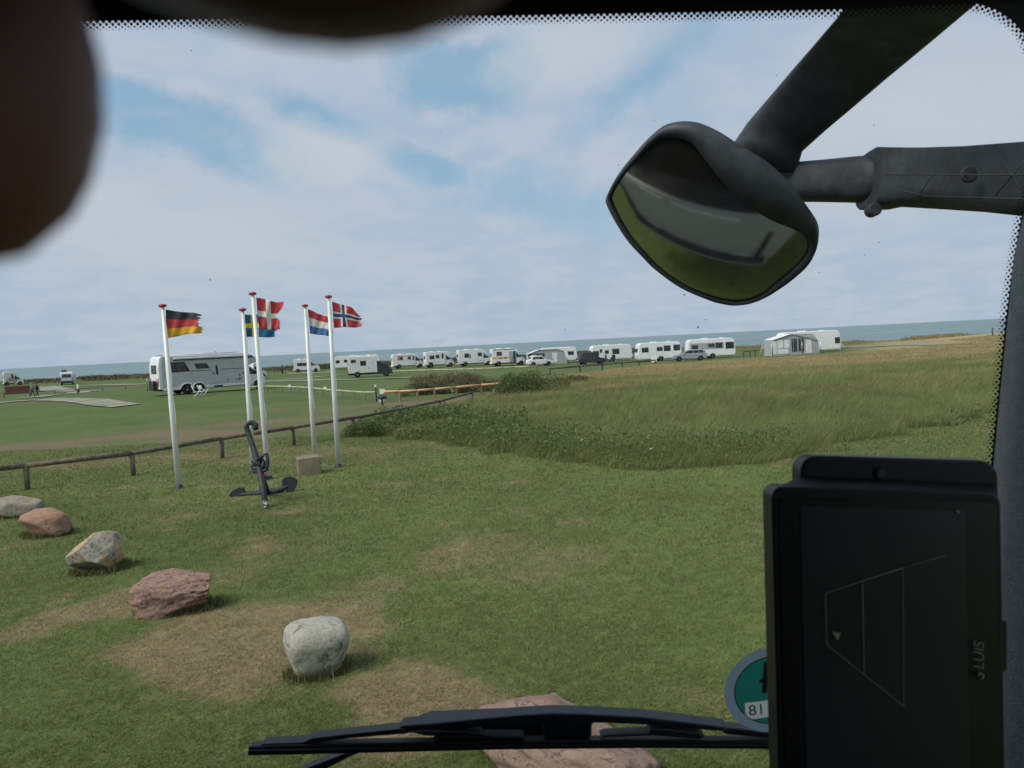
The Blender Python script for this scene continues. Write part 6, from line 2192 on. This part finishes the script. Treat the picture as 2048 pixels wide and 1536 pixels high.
gl_w = glow_mat('guide_white', (0.75, 0.80, 0.74), 0.022)
gl_f = glow_mat('guide_faint', (0.6, 0.65, 0.65), 0.025)
for a, b, m_ in (((1651, 1187), (1725, 1162), gl_w), ((1725, 1162), (1806, 1136), gl_y), ((1806, 1136), (1893, 1110), gl_f), ((1651, 1187), (1654, 1290), gl_w), ((1654, 1290), (1729, 1350), gl_w),
                 ((1729, 1350), (1808, 1413), gl_w), ((1725, 1162), (1729, 1350), gl_w), ((1806, 1136), (1808, 1413), gl_f)):
    tube('guide_line', m_, [P(a[0], a[1], MD - 0.0022), P(b[0], b[1], MD - 0.0022)], 0.00022 if m_ is not gl_f else 0.00018, mon, 6, world_verts=True)
for (px, py, s_), m_ in (((1673, 1272, 8), gl_y), ((1916, 1024, 4.5), gl_w)):
    ext_px('warning_mark', m_, [(px - s_, py - s_), (px + s_ * 1.1, py - s_ * 0.6), (px + s_ * 0.3, py + s_)], MD - 0.0026, 0.0006, mon, 0.0, 1)
k_ = MD / FPX
mo0 = P(1765, 1300, MD) - Vector(mon.location)
pt = lambda px, py, d_: P(px, py, d_) - Vector(mon.location)
text_mesh('logo_lettering', 'LUIS', logo_grey, mon, pt(1959, 1312, MD - 0.0030), upv, -rgt, 0.0080, shear=0.25)
for a, b in (((1953, 1352), (1961, 1346)), ((1961, 1346), (1967, 1353)), ((1967, 1353), (1958, 1360))):
    tube('logo_mark', logo_grey, [P(a[0], a[1], MD - 0.003), P(b[0], b[1], MD - 0.003)], 0.0006, mon, 6, world_verts=True)
ext_px('mount_bracket', tablet_black, rrect(1985, 1240, 2014, 1345, 8), 0.445, 0.03, mon, 0.003)
tube('mount_arm', tablet_black, [P(1880, 1400, 0.47), P(1930, 1500, 0.52), P(1960, 1800, 0.60)], 0.012, mon, 10, world_verts=True)

# ------------------------------------------------------------------ hand that holds the camera: two fingers reach into the view
hand_root = tag(empty('hand', V3(-0.07, 0.0, 0.0)), 'blurred dark hand with two fingers reaching across the top left corner', 'hand')
hj, he, hr = [], [], []


def hv(X, Y, D, r_, prev=None):
    hj.append(V3(X, Y, D) - Vector(hand_root.location))
    hr.append(r_)
    if prev is not None:
        he.append((prev, len(hj) - 1))
    return len(hj) - 1


def fpx(px, py, d_):
    return ((px - 1024) / FPX * d_, (768 - py) / FPX * d_, d_)


wrist = hv(-0.125, -0.045, -0.045, 0.026)
fa = hv(-0.19, -0.16, -0.16, 0.034, wrist)
fa2 = hv(-0.24, -0.28, -0.30, 0.042, fa)
palm = hv(-0.100, -0.010, -0.015, 0.024, wrist)
kn_i = hv(-0.078, 0.030, 0.004, 0.013, palm)
kn_m = hv(-0.086, 0.014, 0.012, 0.013, palm)
kn_r = hv(-0.092, -0.006, 0.014, 0.012, palm)
kn_p = hv(-0.098, -0.026, 0.010, 0.011, palm)
# index: arches over the lens, its pad hangs into the top of the view
D1 = 0.033
i1 = hv(-0.052, 0.044, 0.022, 0.0098, kn_i)
i2 = hv(*fpx(260, -520, D1), 0.0106, i1)
i3 = hv(*fpx(680, -318, D1), 0.0108, i2)
i4 = hv(*fpx(1130, -480, D1), 0.0090, i3)
# middle: tip comes in from the left
D2 = 0.040
m1 = hv(-0.062, 0.026, 0.034, 0.0096, kn_m)
m2 = hv(*fpx(-330, 150, D2), 0.0112, m1)
m3 = hv(*fpx(172, 200, D2), 0.0116, m2)
# ring and little finger folded out of view
r1 = hv(-0.070, -0.004, 0.036, 0.0092, kn_r)
r2 = hv(-0.050, -0.012, 0.040, 0.0086, r1)
r3 = hv(-0.040, -0.018, 0.030, 0.0070, r2)
q1 = hv(-0.078, -0.030, 0.032, 0.0082, kn_p)
q2 = hv(-0.062, -0.036, 0.036, 0.0076, q1)
q3 = hv(-0.052, -0.038, 0.028, 0.0062, q2)
# thumb on the near side of the phone
t1 = hv(-0.082, 0.008, -0.030, 0.0125, palm)
t2 = hv(-0.058, 0.020, -0.034, 0.0108, t1)
t3 = hv(-0.036, 0.026, -0.030, 0.0085, t2)
skin_body('skin', hj, he, hr, mat('hand_skin', (0.17, 0.062, 0.052), 0.55, 0.12, 90, bump=0.1, bscale=900), hand_root, wrist, 2)
